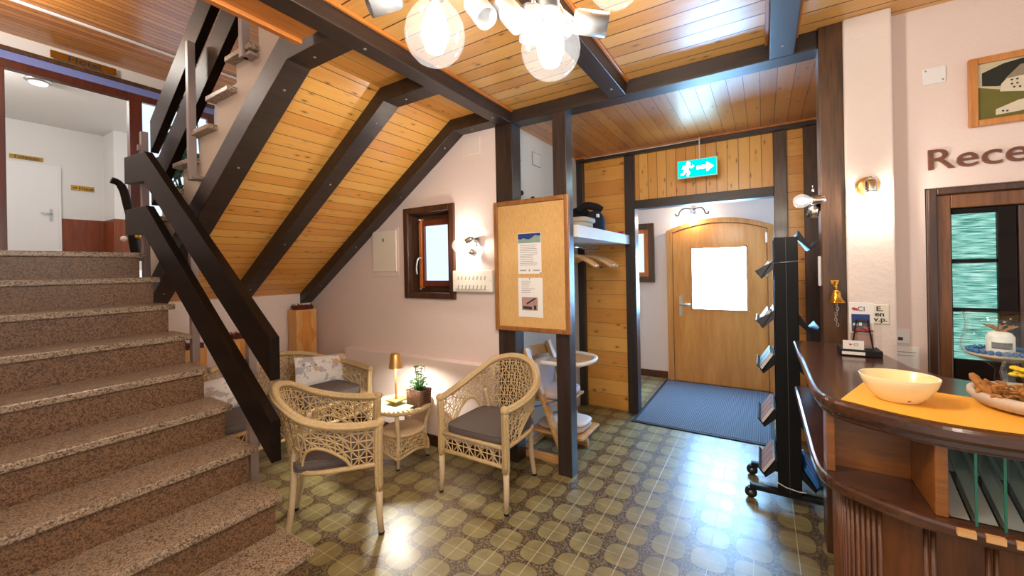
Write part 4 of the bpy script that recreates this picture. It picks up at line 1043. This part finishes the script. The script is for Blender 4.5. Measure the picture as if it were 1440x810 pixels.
# ------------------------------------------------------------------ reception counter
E0 = [(.12,2.42),(.12,2.0),(.12,1.70),(.121,1.58),(.127,1.49),(.147,1.43),(.185,1.392),(.245,1.352),(.315,1.318),(.39,1.302),(.47,1.300),(.7,1.31),(1.1,1.32),(1.6,1.33)]
EC = [(p.x,p.y) for p in crom([(x,y,0) for x,y in E0], 5)]
def offs(P, d):
    out = []
    for i, p in enumerate(P):
        a = Vector(P[max(i-1,0)]); b = Vector(P[min(i+1,len(P)-1)]); t = (b-a).normalized(); out.append((p[0]-t.y*d, p[1]+t.x*d))
    return out
def strip(d0, d1, z0, z1, sel=None):
    P = EC if sel is None else [p for p in EC if sel(p)]
    a, b = offs(P, d0), offs(P, d1); m = MB(); n = len(P)
    vs = [(x,y,z0) for x,y in a]+[(x,y,z0) for x,y in b]+[(x,y,z1) for x,y in a]+[(x,y,z1) for x,y in b]; fs = []
    for i in range(n-1):
        fs += [(i,i+1,n+i+1,n+i)[::-1] if False else (i,n+i,n+i+1,i+1), (2*n+i,2*n+i+1,3*n+i+1,3*n+i), (i,i+1,2*n+i+1,2*n+i), (n+i,3*n+i,3*n+i+1,n+i+1)]
    fs += [(0,2*n,3*n,n), (n-1,2*n-1,4*n-1,3*n-1)]
    return m.add(vs, fs)
ct = thing('reception_counter', 'curved mahogany reception counter with open niche and glass dividers', 'counter', (.6,1.8,0))
top = EC + [(1.6,1.80),(.62,1.80),(.50,1.86),(.445,1.98),(.42,2.2),(.405,2.42)]
part(ct, 'counter_top', MB().prism(top, 2, .982, 1.02), 'counter', bevel=.010)
part(ct, 'top_moulding', strip(.012,.05,.966,.983), 'counter', bevel=.004)
part(ct, 'lower_ledge', MB().prism(EC + [(1.6,1.72),(.42,1.72),(.40,2.42)], 2, .762, .795), 'counter', bevel=.009)
part(ct, 'body_panel', strip(.055,.085,0.0,.763,lambda p: p[1] < 1.60), 'counter_v')
part(ct, 'plinth', strip(.045,.056,0.0,.09,lambda p: p[1] < 1.60), 'counter_v', bevel=.003)
part(ct, 'body_return', B(.176,.40,1.585,1.61,0,.763).box(.37,.40,1.61,2.42,0,.763), 'counter_v')
body = offs(EC, .055); fl = MB(); acc = 0; last = None; mold = MB(); k = 0
for (a, b) in zip(body, body[1:]):
    A_, B_ = Vector((*a,0)), Vector((*b,0)); seg = (B_-A_).length; t = 0
    while acc + (seg-t) >= .0125:
        t += .0125-acc; acc = 0; p = A_.lerp(B_, t/seg)
        if p.y < 1.585 and p.x < .235: fl.tube([(p.x,p.y,.02),(p.x,p.y,.752)], .0052, 8)
        elif p.x >= .235 and p.x < 1.2:
            if k % 8 in (0, 1): mold.tube([(p.x,p.y,.02),(p.x,p.y,.755)], .0055, 8)
            k += 1
    acc += seg-t
part(ct, 'flutes', fl, 'counter_v', True); part(ct, 'panel_mouldings', mold, 'counter_v', True)
part(ct, 'side_panel', B(.148,.168,1.475,1.56,.795,.967).box(.148,.40,1.545,1.56,.795,.967).box(.37,.40,1.56,2.42,.795,.967), 'niche', bevel=.002)
part(ct, 'niche_back', B(.16,.345,1.525,1.54,.795,.967), 'niche')
part(ct, 'niche_divider', B(.337,.360,1.335,1.54,.795,.967), 'niche', bevel=.003)
part(ct, 'niche_soffit', MB().prism(offs(EC,.02) + [(1.6,1.70),(.43,1.70),(.40,2.40)], 2, .962, .970), 'counter')
part(ct, 'inner_shelf', B(.15,1.6,1.5,1.75,.755,.765), 'niche')
part(ct, 'display_back', B(.36,1.6,1.64,1.65,.795,.967), 'plaster', label='pale back panel of the glass slots')
for i in range(9):
    x = .400+.0445*i
    g = part(ct, 'glass_divider', B(x-.002,x+.002,1.325,1.43,.796,.966), 'shelfglass', label='upright glass divider')
    part(g, 'glass_edge', B(x-.0022,x+.0022,1.3225,1.3255,.796,.966), 'glassedge', label='green glass edge')
    part(ct, 'slanted_shelf', MB().prism([(1.345,.797),(1.35,.797),(1.62,.925),(1.62,.932)], 0, x-.036, x-.004), 'greyboard', label='grey slanted leaflet rest')
    part(ct, 'price_tag_holder', B(x-.038,x-.008,1.2955,1.306,.778,.794), 'oak', bevel=.001, label='small pale wooden tag') if i < 5 else None
for i, (x, m_) in enumerate(((.424,'pink_print'),(.468,'pink_print'),(.382,'teal_print'))):
    lf_ = thing('leaflet', ('pinkish leaflet in the second glass slot from the left under the counter top','pinkish leaflet in the third glass slot from the left under the counter top','pale grey leaflet in the first glass slot under the counter top')[i], 'leaflet', (x,1.6,.92))
    part(lf_, 'sheet', MB().prism([(1.60,.93),(1.602,.93),(1.615,.962),(1.613,.962)] if i < 2 else [(1.50,.875),(1.502,.873),(1.60,.925),(1.598,.927)], 0, x-.016, x+.016), m_)

# things on the counter
rn = thing('table_runner', 'orange yellow cloth runner on the counter under the bowl', 'cloth', (.45,1.5,1.02))
fr_ = offs(EC, .016); fr_ = [p for p in fr_ if p[0] > .19 and p[1] < 1.6]
rp = [(fr_[0][0]-.02, fr_[0][1]+.012)] + fr_[:-6] + [(1.3,1.60),(.46,1.60),(.36,1.63),(.262,1.655)]
part(rn, 'cloth', MB().prism(rp, 2, 1.0204, 1.0232), 'orange_cloth', bevel=.001)
bw = thing('bowl', 'cream oval ceramic bowl with faint sprigs on the orange runner', 'bowl', (.305,1.475,1.0234))
MB().lathe([(.001,0),(.040,0),(.043,.004),(.060,.022),(.072,.045),(.0785,.066),(.0775,.068),(.0755,.066),(.069,.045),(.057,.024),(.038,.008),(.001,.007)], (0,0,0), 40, sx=1.05, sy=.95).build('body', 'ceramic', bw, True)
sw = thing('wrapped_sweet', 'small white and red wrapped sweet inside the cream bowl', 'sweet', (.30,1.49,1.04))
MB().ball((0,0,.008), .016, 12, 8, (1.2,.8,.6)).build('wrapper', 'paper', sw, True); MB().ball((.012,-.01,.012), .007, 10, 6).build('print', 'red', sw, True)
dc = thing('stone_dish', 'pale weathered oval dish at the right end of the orange runner', 'dish', (.575,1.53,1.0234))
MB().lathe([(.001,0),(.080,0),(.108,.008),(.122,.026),(.121,.038),(.110,.040),(.098,.028),(.07,.015),(.001,.0125)], (0,0,0), 36, sx=1., sy=1.05).build('bowl', 'stone', dc, True)
dw = thing('dried_wood', 'gnarled golden brown dried wood lying in the pale dish', 'driftwood', (.505,1.50,1.05))
rd = random.Random(21); mb = MB()
for k in range(60):
    b0 = Vector((rd.uniform(-.03,.04),rd.uniform(-.035,.03),rd.uniform(-.004,.014))); d = Vector((rd.uniform(-1,1),rd.uniform(-1,.6),rd.uniform(.1,.7))).normalized()
    L = rd.uniform(.02,.045); q = rd.uniform(.5,.9); mb.tube(crom([b0, b0+d*L*.5+Vector((rd.uniform(-.012,.012),rd.uniform(-.012,.012),.008)), b0+d*L],4), [x*q*rd.uniform(.25,.8) for x in (.012,.014,.016,.013,.012,.012,.010,.008,.005)], 7)
mb.tube(crom([(-.02,.0,.01),(-.035,.025,.03),(-.045,.04,.05)],4), [.012,.011,.013,.009,.011,.009,.010,.007,.005], 8)
mb.build('branches', 'driftwood', dw, True)
gv = thing('glass_vase', 'clear glass bowl vase of yellow petals standing in the pale dish', 'vase', (.585,1.57,1.0365))
pf = [(.028,0),(.040,.01),(.058,.04),(.062,.065),(.056,.09),(.054,.105),(.058,.114)]
MB().lathe([(.001,0)]+pf+[(r-.0025,z) for r,z in pf[::-1]]+[(.001,.004)], (0,0,0), 36).build('glass', 'glass', gv, True)
fl_ = thing('flower_petals', 'yellow petals inside the glass vase', 'flowers', (.585,1.57,1.095)); mb = MB()
for k in range(34):
    a = rd.uniform(0,2*PI); r = rd.uniform(0,.038); mb.ball((r*math.cos(a),r*math.sin(a),rd.uniform(0,.022)), .011, 8, 5, (1,.8,.5))
mb.build('petals', 'yellow', fl_, True)
gm = thing('glass_gems', 'green glass gems in the bottom of the vase', 'gems', (.585,1.57,1.045)); mb = MB()
for k in range(22):
    a = rd.uniform(0,2*PI); r = rd.uniform(0,.03); mb.ball((r*math.cos(a),r*math.sin(a),.012+rd.uniform(0,.022)), .0085, 8, 5, (1,1,.6))
gm['kind'] = 'stuff'; mb.build('gems', 'teal_print', gm, True)
bd_ = thing('footed_glass', 'tall footed glass with a ring of blue beads behind the petal filled glass', 'glass', (.578,1.735,1.021))
MB().lathe([(.001,0),(.032,0),(.014,.012),(.011,.06),(.03,.078),(.066,.092),(.080,.112),(.080,.135),(.072,.165),(.069,.19),(.076,.222),(.074,.222),(.067,.19),(.070,.165),(.077,.135),(.077,.113),(.064,.096),(.03,.083),(.001,.08)], (0,0,0), 36).build('glass', 'glass', bd_, True)
MB().lathe([(.03,.086),(.066,.099),(.072,.106),(.04,.108),(.001,.106)], (0,0,0), 30).build('sand', 'stone', bd_, True, label='pale sand')
mb = MB()
for k in range(26):
    a = 2*PI*k/26; mb.ball((.062*math.cos(a),.062*math.sin(a),.113), .0072, 8, 5)
mb.build('beads', 'bluebead', bd_, True, label='ring of blue beads')
jr = thing('jar', 'white labelled jar with dried twig top inside the footed bead glass', 'jar', (.578,1.735,1.1305))
MB().lathe([(.001,0),(.026,0),(.028,.004),(.028,.045),(.022,.056),(.012,.06),(.001,.06)], (0,0,0), 24).build('body', 'white', jr, True)
MB().grid(lambda u,v: (.0285*math.cos(-2.5+1.5*u),.0285*math.sin(-2.5+1.5*u),.012+.018*v), 8, 2, (0,0,.0005)).build('label_mark', 'greyink', jr, True)
mb = MB()
for k in range(10): mb.tube([(0,0,.058),(.02*math.cos(k),.02*math.sin(k*1.7),.072),(.03*math.cos(k+.4),.022*math.sin(k*1.7),.078)], .0022, 4)
mb.build('dried_top', 'driftwood', jr, True)

# leaflet holder by the pillar
lh = thing('leaflet_holder', 'clear acrylic leaflet holder on a black base by the white pillar', 'holder', (.33,2.14,1.02))
part(lh, 'base', B(.262,.392,2.10,2.20,1.0203,1.046), 'black', bevel=.003)
part(lh, 'base_strip', B(.266,.338,2.0975,2.1003,1.026,1.038), 'paper', label='white strip on the base')
part(lh, 'acrylic_front', B(.293,.375,2.132,2.134,1.046,1.15), 'acrylic'); part(lh, 'acrylic_back', B(.293,.375,2.156,2.158,1.046,1.245), 'acrylic')
part(lh, 'easel_leg', MB().bar((.318,2.128,1.165),(.303,2.126,1.06),.005,.004,(0,1,0)).bar((.352,2.128,1.165),(.367,2.126,1.05),.005,.004,(0,1,0)).bar((.310,2.128,1.115),(.360,2.128,1.115),.003,.003,(0,1,0)), 'black')
part(lh, 'rounded_sheet', MB().prism([(.375,1.046),(.40,1.046),(.40,1.145),(.397,1.152),(.39,1.155),(.375,1.155)],1,2.165,2.168), 'acrylic', bevel=.001)
br = thing('leaflet', 'tall leaflet with chalet photo and red flower mark in the clear holder', 'leaflet', (.33,2.145,1.05))
part(br, 'sheet', B(.296,.372,2.138,2.154,1.05,1.232), 'paper')
part(br, 'photo', B(.303,.360,2.1365,2.1381,1.115,1.186), 'blue_print', label='mountain sky photo')
part(br, 'photo_chalet', MB().prism([(.303,1.115),(.303,1.15),(.325,1.166),(.345,1.162),(.360,1.150),(.360,1.115)],1,2.1355,2.1367), 'ink', label='dark chalet silhouette')
ch = MB(); ch.box(.308,.322,2.1348,2.1357,1.14,1.15); ch.box(.326,.335,2.1348,2.1357,1.14,1.152)
part(br, 'photo_facade', ch, 'paper')
rdm = MB()
for k in range(14): rdm.ball((.333+rd.uniform(-.016,.034),2.1352,1.122+rd.uniform(-.008,.012)), .0045, 6, 4, (1,.3,1))
part(br, 'photo_flowers', rdm, 'red', label='red flower bed')
part(br, 'lower_print', B(.299,.370,2.1364,2.1381,1.052,1.110), 'pink_print')
hm = MB()
for a in (-.9,-.2,.6,1.4): hm.tube([(.312,2.1368,1.203),(.312+.007*math.sin(a),2.1368,1.203+.007*math.cos(a)),(.312+.011*math.sin(a+.4),2.1368,1.203+.010*math.cos(a+.4))], .0022, 5)
part(br, 'flower_mark', hm, 'red', label='red flower mark')
wtext(br, 'Cl', .026, 'ink', (.334,2.1372,1.199), '-y', 1.0, 0., 'CENTER', .0004)
bc = thing('business_card', 'white business card with red mark on the black holder base', 'card', (.305,2.108,1.0465))
part(bc, 'card', B(.27,.336,2.106,2.108,1.0465,1.082), 'paper')
hm = MB()
for a in (-.7,.2,1.1): hm.tube([(.293,2.1055,1.063),(.293+.006*math.sin(a),2.1055,1.063+.007*math.cos(a))], .0016, 5)
part(bc, 'flower_mark', hm, 'red'); wtext(bc, 'Cl', .016, 'ink', (.311,2.1057,1.061), '-y', 1.0, 0., 'CENTER', .0004)
pg = thing('pillar_sign', 'small white sign with bold black words behind the leaflet holder', 'sign', (.44,2.415,1.16))
part(pg, 'plate', B(.36,.472,2.412,2.4195,1.118,1.205), 'ivory', bevel=.002)
for i, w in enumerate(('E.','en','s.v.p.')): wtext(pg, w, .029, 'ink', (.44 if i < 2 else .433,2.4118,1.176-.0235*i), '-y', 1.15, .0008, 'CENTER', .0004)

# bell on the brown post
bl_ = thing('bell', 'brass hand bell hanging from a bracket on the brown post', 'bell', (.285,2.40,1.22))
part(bl_, 'bracket', MB().prism([(.268,1.315),(.302,1.315),(.298,1.295),(.290,1.288),(.290,1.278),(.280,1.278),(.280,1.288),(.272,1.295)],1,2.425,2.44), 'brass', bevel=.002)
part(bl_, 'bracket_arm', MB().tube(crom([(.285,2.43,1.30),(.285,2.40,1.305),(.285,2.385,1.29),(.285,2.385,1.272)],4), .005, 8), 'brass', True)
part(bl_, 'bell_body', MB().lathe([(.001,.058),(.010,.057),(.016,.05),(.018,.035),(.021,.018),(.030,.004),(.033,0),(.030,0),(.018,.018),(.014,.045),(.001,.052)], (.285,2.385,1.212), 24), 'brass', True)
cm = MB()
for k in range(9):
    z = 1.208-.0125*k; a = k%2*PI/2
    cm.tube([(.285+.004*math.sin(k*.9)+.0045*math.cos(t)*math.cos(a), 2.385+.0045*math.cos(t)*math.sin(a), z+.0085*math.sin(t)) for t in [2*PI*i/10 for i in range(10)]], .0014, 5, True)
part(bl_, 'pull_chain', cm, 'steel', True)

# ------------------------------------------------------------------ reception wall
lt = thing('wall_lettering', 'brown wooden letters spelling Reception on the pinkish wall', 'lettering', (.62,2.515,1.80))
o = text('Reception', .128, 'letterbrown', 'lettering', (0,0,.002), (PI/2,0,0), lt, 1.22, .0005, .005, 'LEFT')
wt = thing('window_3', 'dark wooden reception hatch with three rippled aqua panes', 'window', (.9,2.5,.87), kind='structure')
f = MB()
for a in ((.622,.652,.86,1.715),(.652,1.25,1.685,1.715)): f.box(a[0],a[1],2.495,2.53,a[2],a[3])
part(wt, 'outer_bead', f, 'winframe', bevel=.005)
f = MB(); f.box(.652,.698,2.51,2.55,.86,1.685); f.box(.698,1.25,2.51,2.55,1.625,1.685)
part(wt, 'casing', f, 'walnut', bevel=.004)
f = MB(); f.box(.698,.706,2.53,2.565,.86,1.625); f.box(.842,.895,2.53,2.565,.86,1.625); f.box(.706,.842,2.53,2.565,1.600,1.625); f.box(.706,.842,2.53,2.565,.86,.965)
sh_ = part(wt, 'sash', f, 'rail', bevel=.003)
part(sh_, 'glazing_bar', B(.706,.842,2.535,2.562,1.385,1.402), 'rail', bevel=.002); part(sh_, 'glazing_bar', B(.706,.842,2.535,2.562,1.172,1.189), 'rail', bevel=.002)
for z0, z1 in ((1.402,1.600),(1.189,1.385),(.965,1.172)): part(sh_, 'pane', B(.706,.842,2.548,2.553,z0,z1), 'ripple', label='rippled aqua glass pane')
part(wt, 'second_sash', B(.90,1.25,2.53,2.56,.86,1.625), 'winframe', bevel=.004)
part(wt, 'sill', B(.64,1.25,2.46,2.56,.845,.868), 'winframe', bevel=.004)
pc = thing('framed_picture', 'pine framed photograph of white chalets on a green slope', 'picture', (.95,2.5,1.96))
f = MB(); x0,x1,z0,z1,c=.757,1.17,1.963,2.252,.027
for a in ((x0,x0+c,z0,z1),(x1-c,x1,z0,z1),(x0+c,x1-c,z0,z0+c),(x0+c,x1-c,z1-c,z1)): f.box(a[0],a[1],2.497,2.519,a[2],a[3])
part(pc, 'frame', f, 'beech2', bevel=.004)
part(pc, 'photo_print', B(.784,1.143,2.510,2.514,1.99,2.226), plain('pale photo sky', srgb(206,196,164), .35), label='pale sky and road')
def ppoly(nm, pts, mat, y): return part(pc, nm, MB().prism(pts, 1, y, y+.0012), mat)
mead = plain('photo meadow', srgb(112,108,44), .4, 0., .3, 20); trees = plain('photo dark trees', srgb(34,38,30), .4, 0., .6, 60); cream = plain('photo chalet wall', srgb(222,212,190), .4, 0., .1); roof = plain('photo roof', srgb(150,136,112), .4)
ppoly('meadow', [(.785,1.991),(.785,2.128),(.91,2.085),(1.14,2.07),(1.14,1.991)], mead, 2.5088)
ppoly('trees', [(.798,2.132),(.798,2.186),(.86,2.212),(.94,2.224),(1.14,2.224),(1.14,2.14),(.92,2.12),(.84,2.122)], trees, 2.5086)
ppoly('chalet', [(.848,2.098),(.852,2.128),(.872,2.154),(.905,2.19),(1.0,2.185),(1.02,2.15),(1.02,2.08),(.91,2.085)], cream, 2.5074)
ppoly('chalet_roof', [(.862,2.146),(.905,2.196),(1.01,2.19),(1.03,2.148),(1.0,2.150),(.905,2.150)], roof, 2.5062)
ppoly('barn', [(.834,2.002),(.836,2.026),(.90,2.052),(1.05,2.07),(1.05,2.03),(.90,2.006)], cream, 2.5074)
dt = MB()
for x,z in ((.878,2.135),(.878,2.118),(.893,2.135),(.893,2.118),(.884,2.104),(.90,2.102),(.852,2.012),(.864,2.010)): dt.box(x,x+.006,2.5058,2.507,z,z+.006)
part(pc, 'chalet_windows', dt, 'ink')
for nm, lab, cat, bx in (('cover_plate','white blank plate high on the reception wall left of the picture','cover plate',(.618,.693,2.513,2.5195,2.182,2.256)),):
    o = thing(nm, lab, cat, (bx[0],bx[2],bx[4])); part(o, 'plate', B(*bx), 'white', bevel=.003)
    for x,z in ((.628,2.243),(.683,2.195)): part(o, 'screw', MB().lathe([(.004,0),(.001,.002)], (x,2.513,z), 8, (0,-1,0)), 'greyink')
sk_ = thing('wall_socket', 'white wall socket between the pillar and the reception hatch', 'socket', (.535,2.51,1.05))
part(sk_, 'plate', B(.503,.560,2.508,2.5195,1.022,1.088), 'white', bevel=.003); part(sk_, 'port', B(.520,.536,2.506,2.5085,1.036,1.05), 'ink')
wb_ = thing('paper_sheet', 'white sheet of paper on the wall below the socket', 'paper', (.55,2.48,.88))
part(wb_, 'sheet', B(.505,.592,2.516,2.5195,.80,1.008), 'paper')
part(wb_, 'printed_lines', B(.515,.58,2.515,2.5162,.98,.983).box(.515,.575,2.515,2.5162,.965,.968), 'greyink')
swt = thing('light_switch', 'narrow white switch strip on the left edge of the brown post', 'switch', (.237,2.5,1.35))
part(swt, 'strip', B(.229,.2395,2.47,2.50,1.285,1.43), 'white', bevel=.002)

# ------------------------------------------------------------------ lamps
def bulb(parent, c, r, neck, filament='filament', fr=.42):
    """clear globe with a long glowing core; neck is the direction of the socket"""
    c = Vector(c); nk = Vector(neck).normalized()
    prof = [(.001,-1.0),(.30,-.955),(.59,-.81),(.82,-.57),(.96,-.27),(1.0,.02),(.95,.34),(.80,.66),(.60,.93),(.42,1.16),(.34,1.32)]
    off = Vector(parent.location)
    g = MB().lathe([(a*r,b*r) for a,b in prof], c-off, 28, nk).build('bulb', 'bulbglass', parent, True, label='clear globe bulb')
    MB().lathe([(.001,-.62*r),(.22*r*fr/.42,-.5*r),(.34*r*fr/.42,-.1*r),(.34*r*fr/.42,.3*r),(.22*r*fr/.42,.8*r),(.12*r,1.1*r)], c-off, 16, nk).build('glowing_core', filament, g, True)
    return g
chd = thing('chandelier', 'chrome chandelier with large clear globe bulbs and chrome cups', 'chandelier', (-.66,1.02,2.53))
part(chd, 'ceiling_rose', MB().lathe([(.001,-.035),(.06,-.032),(.075,-.012),(.078,0)], (-.66,1.02,2.53), 28), 'chrome', True)
part(chd, 'stem', MB().tube([(-.66,1.02,2.51),(-.66,1.02,2.30)], .012, 10), 'chrome', True)
hub = Vector((-.66,1.02,2.30)); part(chd, 'hub', MB().ball(hub, .045, 20, 12), 'chrome', True)
for c, nk in (((-.75,.829,2.038),(0.02,0.02,1)), ((-.492,1.013,2.004),(0,0,1)), ((-.375,1.24,2.285),(-.6,-.4,.45)), ((-.80,.60,2.34),(.1,.7,.4))):
    c = Vector(c); nk = Vector(nk).normalized(); r = .082
    bulb(chd, c, r, nk, 'filament', .55)
    s0 = c + nk*r*1.25; s1 = c + nk*r*2.3
    sk2 = part(chd, 'socket', MB().lathe([(.001,0),(.024,0),(.027,.008),(.027,.07),(.020,.082),(.001,.084)], s0, 18, nk), 'chrome' if c.z > 2.1 or c.x < -.6 else 'granule', True)
    part(chd, 'arm', MB().tube(crom([s1-nk*.02, s1+nk*.03, (s1+hub)/2+Vector((0,0,.05)), hub],5), .008, 8), 'chrome', True)
for c, d in (((-.985,.859,2.235),(-.5,-.55,-.35)), ((-.705,.975,2.172),(.55,-.1,-.75)), ((-.628,1.024,2.158),(.55,.1,-.7)), ((-.600,1.10,2.155),(-.15,.1,-.9)), ((-.425,1.145,2.122),(.75,.45,-.15)), ((-.55,1.2,2.2),(.4,.8,-.3))):
    c = Vector(c); d = Vector(d).normalized(); r = .034
    part(chd, 'chrome_cup', MB().lathe([(.001,-.05),(r*.9,-.05),(r,-.04),(r,.05),(r*.9,.05),(r*.9,-.03),(.001,-.03)], c, 26, d), 'alu', True)
    part(chd, 'arm', MB().tube(crom([c-d*.04, c-d*.07, (c+hub)/2+Vector((0,0,.03)), hub],5), .007, 8), 'chrome', True)

def wall_lamp(label, base, out, c, r, neck, cup=None, plate='box', ring=True):
    o = thing('wall_lamp', label, 'wall lamp', base, 0, 'chrome globe wall lamps')
    b = Vector(base); out = Vector(out); c = Vector(c); nk = Vector(neck).normalized()
    if plate == 'box': part(o, 'wall_plate', MB().bar(b-Vector((0,0,.032)), b+Vector((0,0,.032)), .05, .03, out), 'chrome', bevel=.004)
    else: part(o, 'wall_plate', MB().lathe([(.001,.016),(.030,.014),(.042,.006),(.044,0)], b, 28, out), plate, True)
    s0 = c + nk*r*1.2
    part(o, 'socket', MB().lathe([(.001,0),(.020,0),(.022,.006),(.022,.05),(.016,.058),(.001,.06)], s0, 18, nk), 'chrome', True)
    part(o, 'arm', MB().tube(crom([b+out*.012, b+out*.04, s0+nk*.07, s0+nk*.05],5), .007, 8), 'chrome', True)
    bulb(o, c, r, nk, 'filament_wall', .5)
    if cup is not None:
        cp, cd = Vector(cup[0]), Vector(cup[1]).normalized()
        part(o, 'chrome_cup', MB().lathe([(.001,-.03),(.024,-.03),(.024,.03),(.021,.03),(.021,-.02),(.001,-.02)], cp, 18, cd), 'chrome', True)
        part(o, 'cup_arm', MB().tube([b+out*.012, cp-cd*.03], .006, 8), 'chrome', True)
    if ring:
        part(o, 'curl', MB().tube([b+Vector((0,0,.055))+out*.02+(Vector((0,0,1))*math.sin(t)+(nk-out*nk.dot(out)+Vector((.001,0,.001))).normalized()*math.cos(t)*-1)*.028 for t in [PI*i/10-.3 for i in range(12)]], .0035, 6), 'chrome', True)
    return o
wall_lamp('chrome globe lamp on the back wall right of the small window', (-1.83,2.455,1.605), (0,-1,0), (-1.925,2.345,1.575), .052, (.75,.15,.35), ((-1.845,2.40,1.525),(-.3,-.5,.3)))
wall_lamp('chrome globe lamp on the left edge of the brown post', (.236,2.50,1.70), (-1,0,0), (.163,2.44,1.703), .034, (1,.15,.0), ((.215,2.47,1.655),(-.2,-.3,-.8)))
wall_lamp('globe lamp on the white pillar, chrome plate toned gold for mirrored wood', (.408,2.418,1.742), (0,-1,0), (.409,2.345,1.662), .036, (0,.15,1), None, 'gold', False)  # gold puts the wood reflected in a chrome plate into its colour
dlm = wall_lamp('chrome globe lamp above the entrance door', (-.70,5.245,2.03), (0,-1,0), (-.70,5.08,1.93), .048, (0,.1,1), None)
for sgn in (-1,1):
    part(dlm, 'curl', MB().tube(crom([(-.70,5.22,2.06),(-.70+sgn*.09,5.15,2.065),(-.70+sgn*.13,5.12,2.03),(-.70+sgn*.145,5.12,1.99),(-.70+sgn*.17,5.12,1.985),(-.70+sgn*.178,5.12,2.01)],4), .009, 8), 'darkgrey', True)

# ------------------------------------------------------------------ added unseen fill lights, world ambient, exposure
def area(name, loc, rot, sx, sy, power, col, spread=None):
    l = bpy.data.lights.new(name, 'AREA'); l.shape = 'RECTANGLE'; l.size = sx; l.size_y = sy; l.energy = power; l.color = col
    o = bpy.data.objects.new(name, l); COL.objects.link(o); o.location = loc; o.rotation_euler = rot; return o
def point(name, loc, power, col, r=.1):
    l = bpy.data.lights.new(name, 'POINT'); l.energy = power; l.color = col; l.shadow_soft_size = r
    o = bpy.data.objects.new(name, l); COL.objects.link(o); o.location = loc; return o
point('room_fill_behind', (.3,-.6,2.2), 20, (1.,.86,.70), .12)  # unseen fill added behind the camera
point('stair_fill', (-3.2,-.1,3.5), 9, (1.,.9,.78), .12)  # added point light above the stairs, not a visible fitting
point('hall_fill', (-9.,.3,4.1), 70, (1.,.97,.93), .15)  # added out of view to brighten the hall walls
point('landing_fill', (-5.2,.4,3.6), 40, (1.,.92,.82), .12)  # unseen, added to lift the stair cheek and upstairs ceiling
W = bpy.data.worlds.new('room_ambient'); SC.world = W; W.use_nodes = True
bg = W.node_tree.nodes['Background']; bg.inputs[0].default_value = (1.,.95,.90,1); bg.inputs[1].default_value = .8
vs_ = SC.view_settings; SC.display_settings.display_device = 'sRGB'
vs_.view_transform = 'Standard'; vs_.look = 'None'; vs_.gamma = 1.; vs_.use_curve_mapping = False; vs_.exposure = .38
SC.cycles.use_denoising = True
SC.cycles.max_bounces = 8; SC.cycles.transparent_max_bounces = 16; SC.cycles.sample_clamp_indirect = 6.
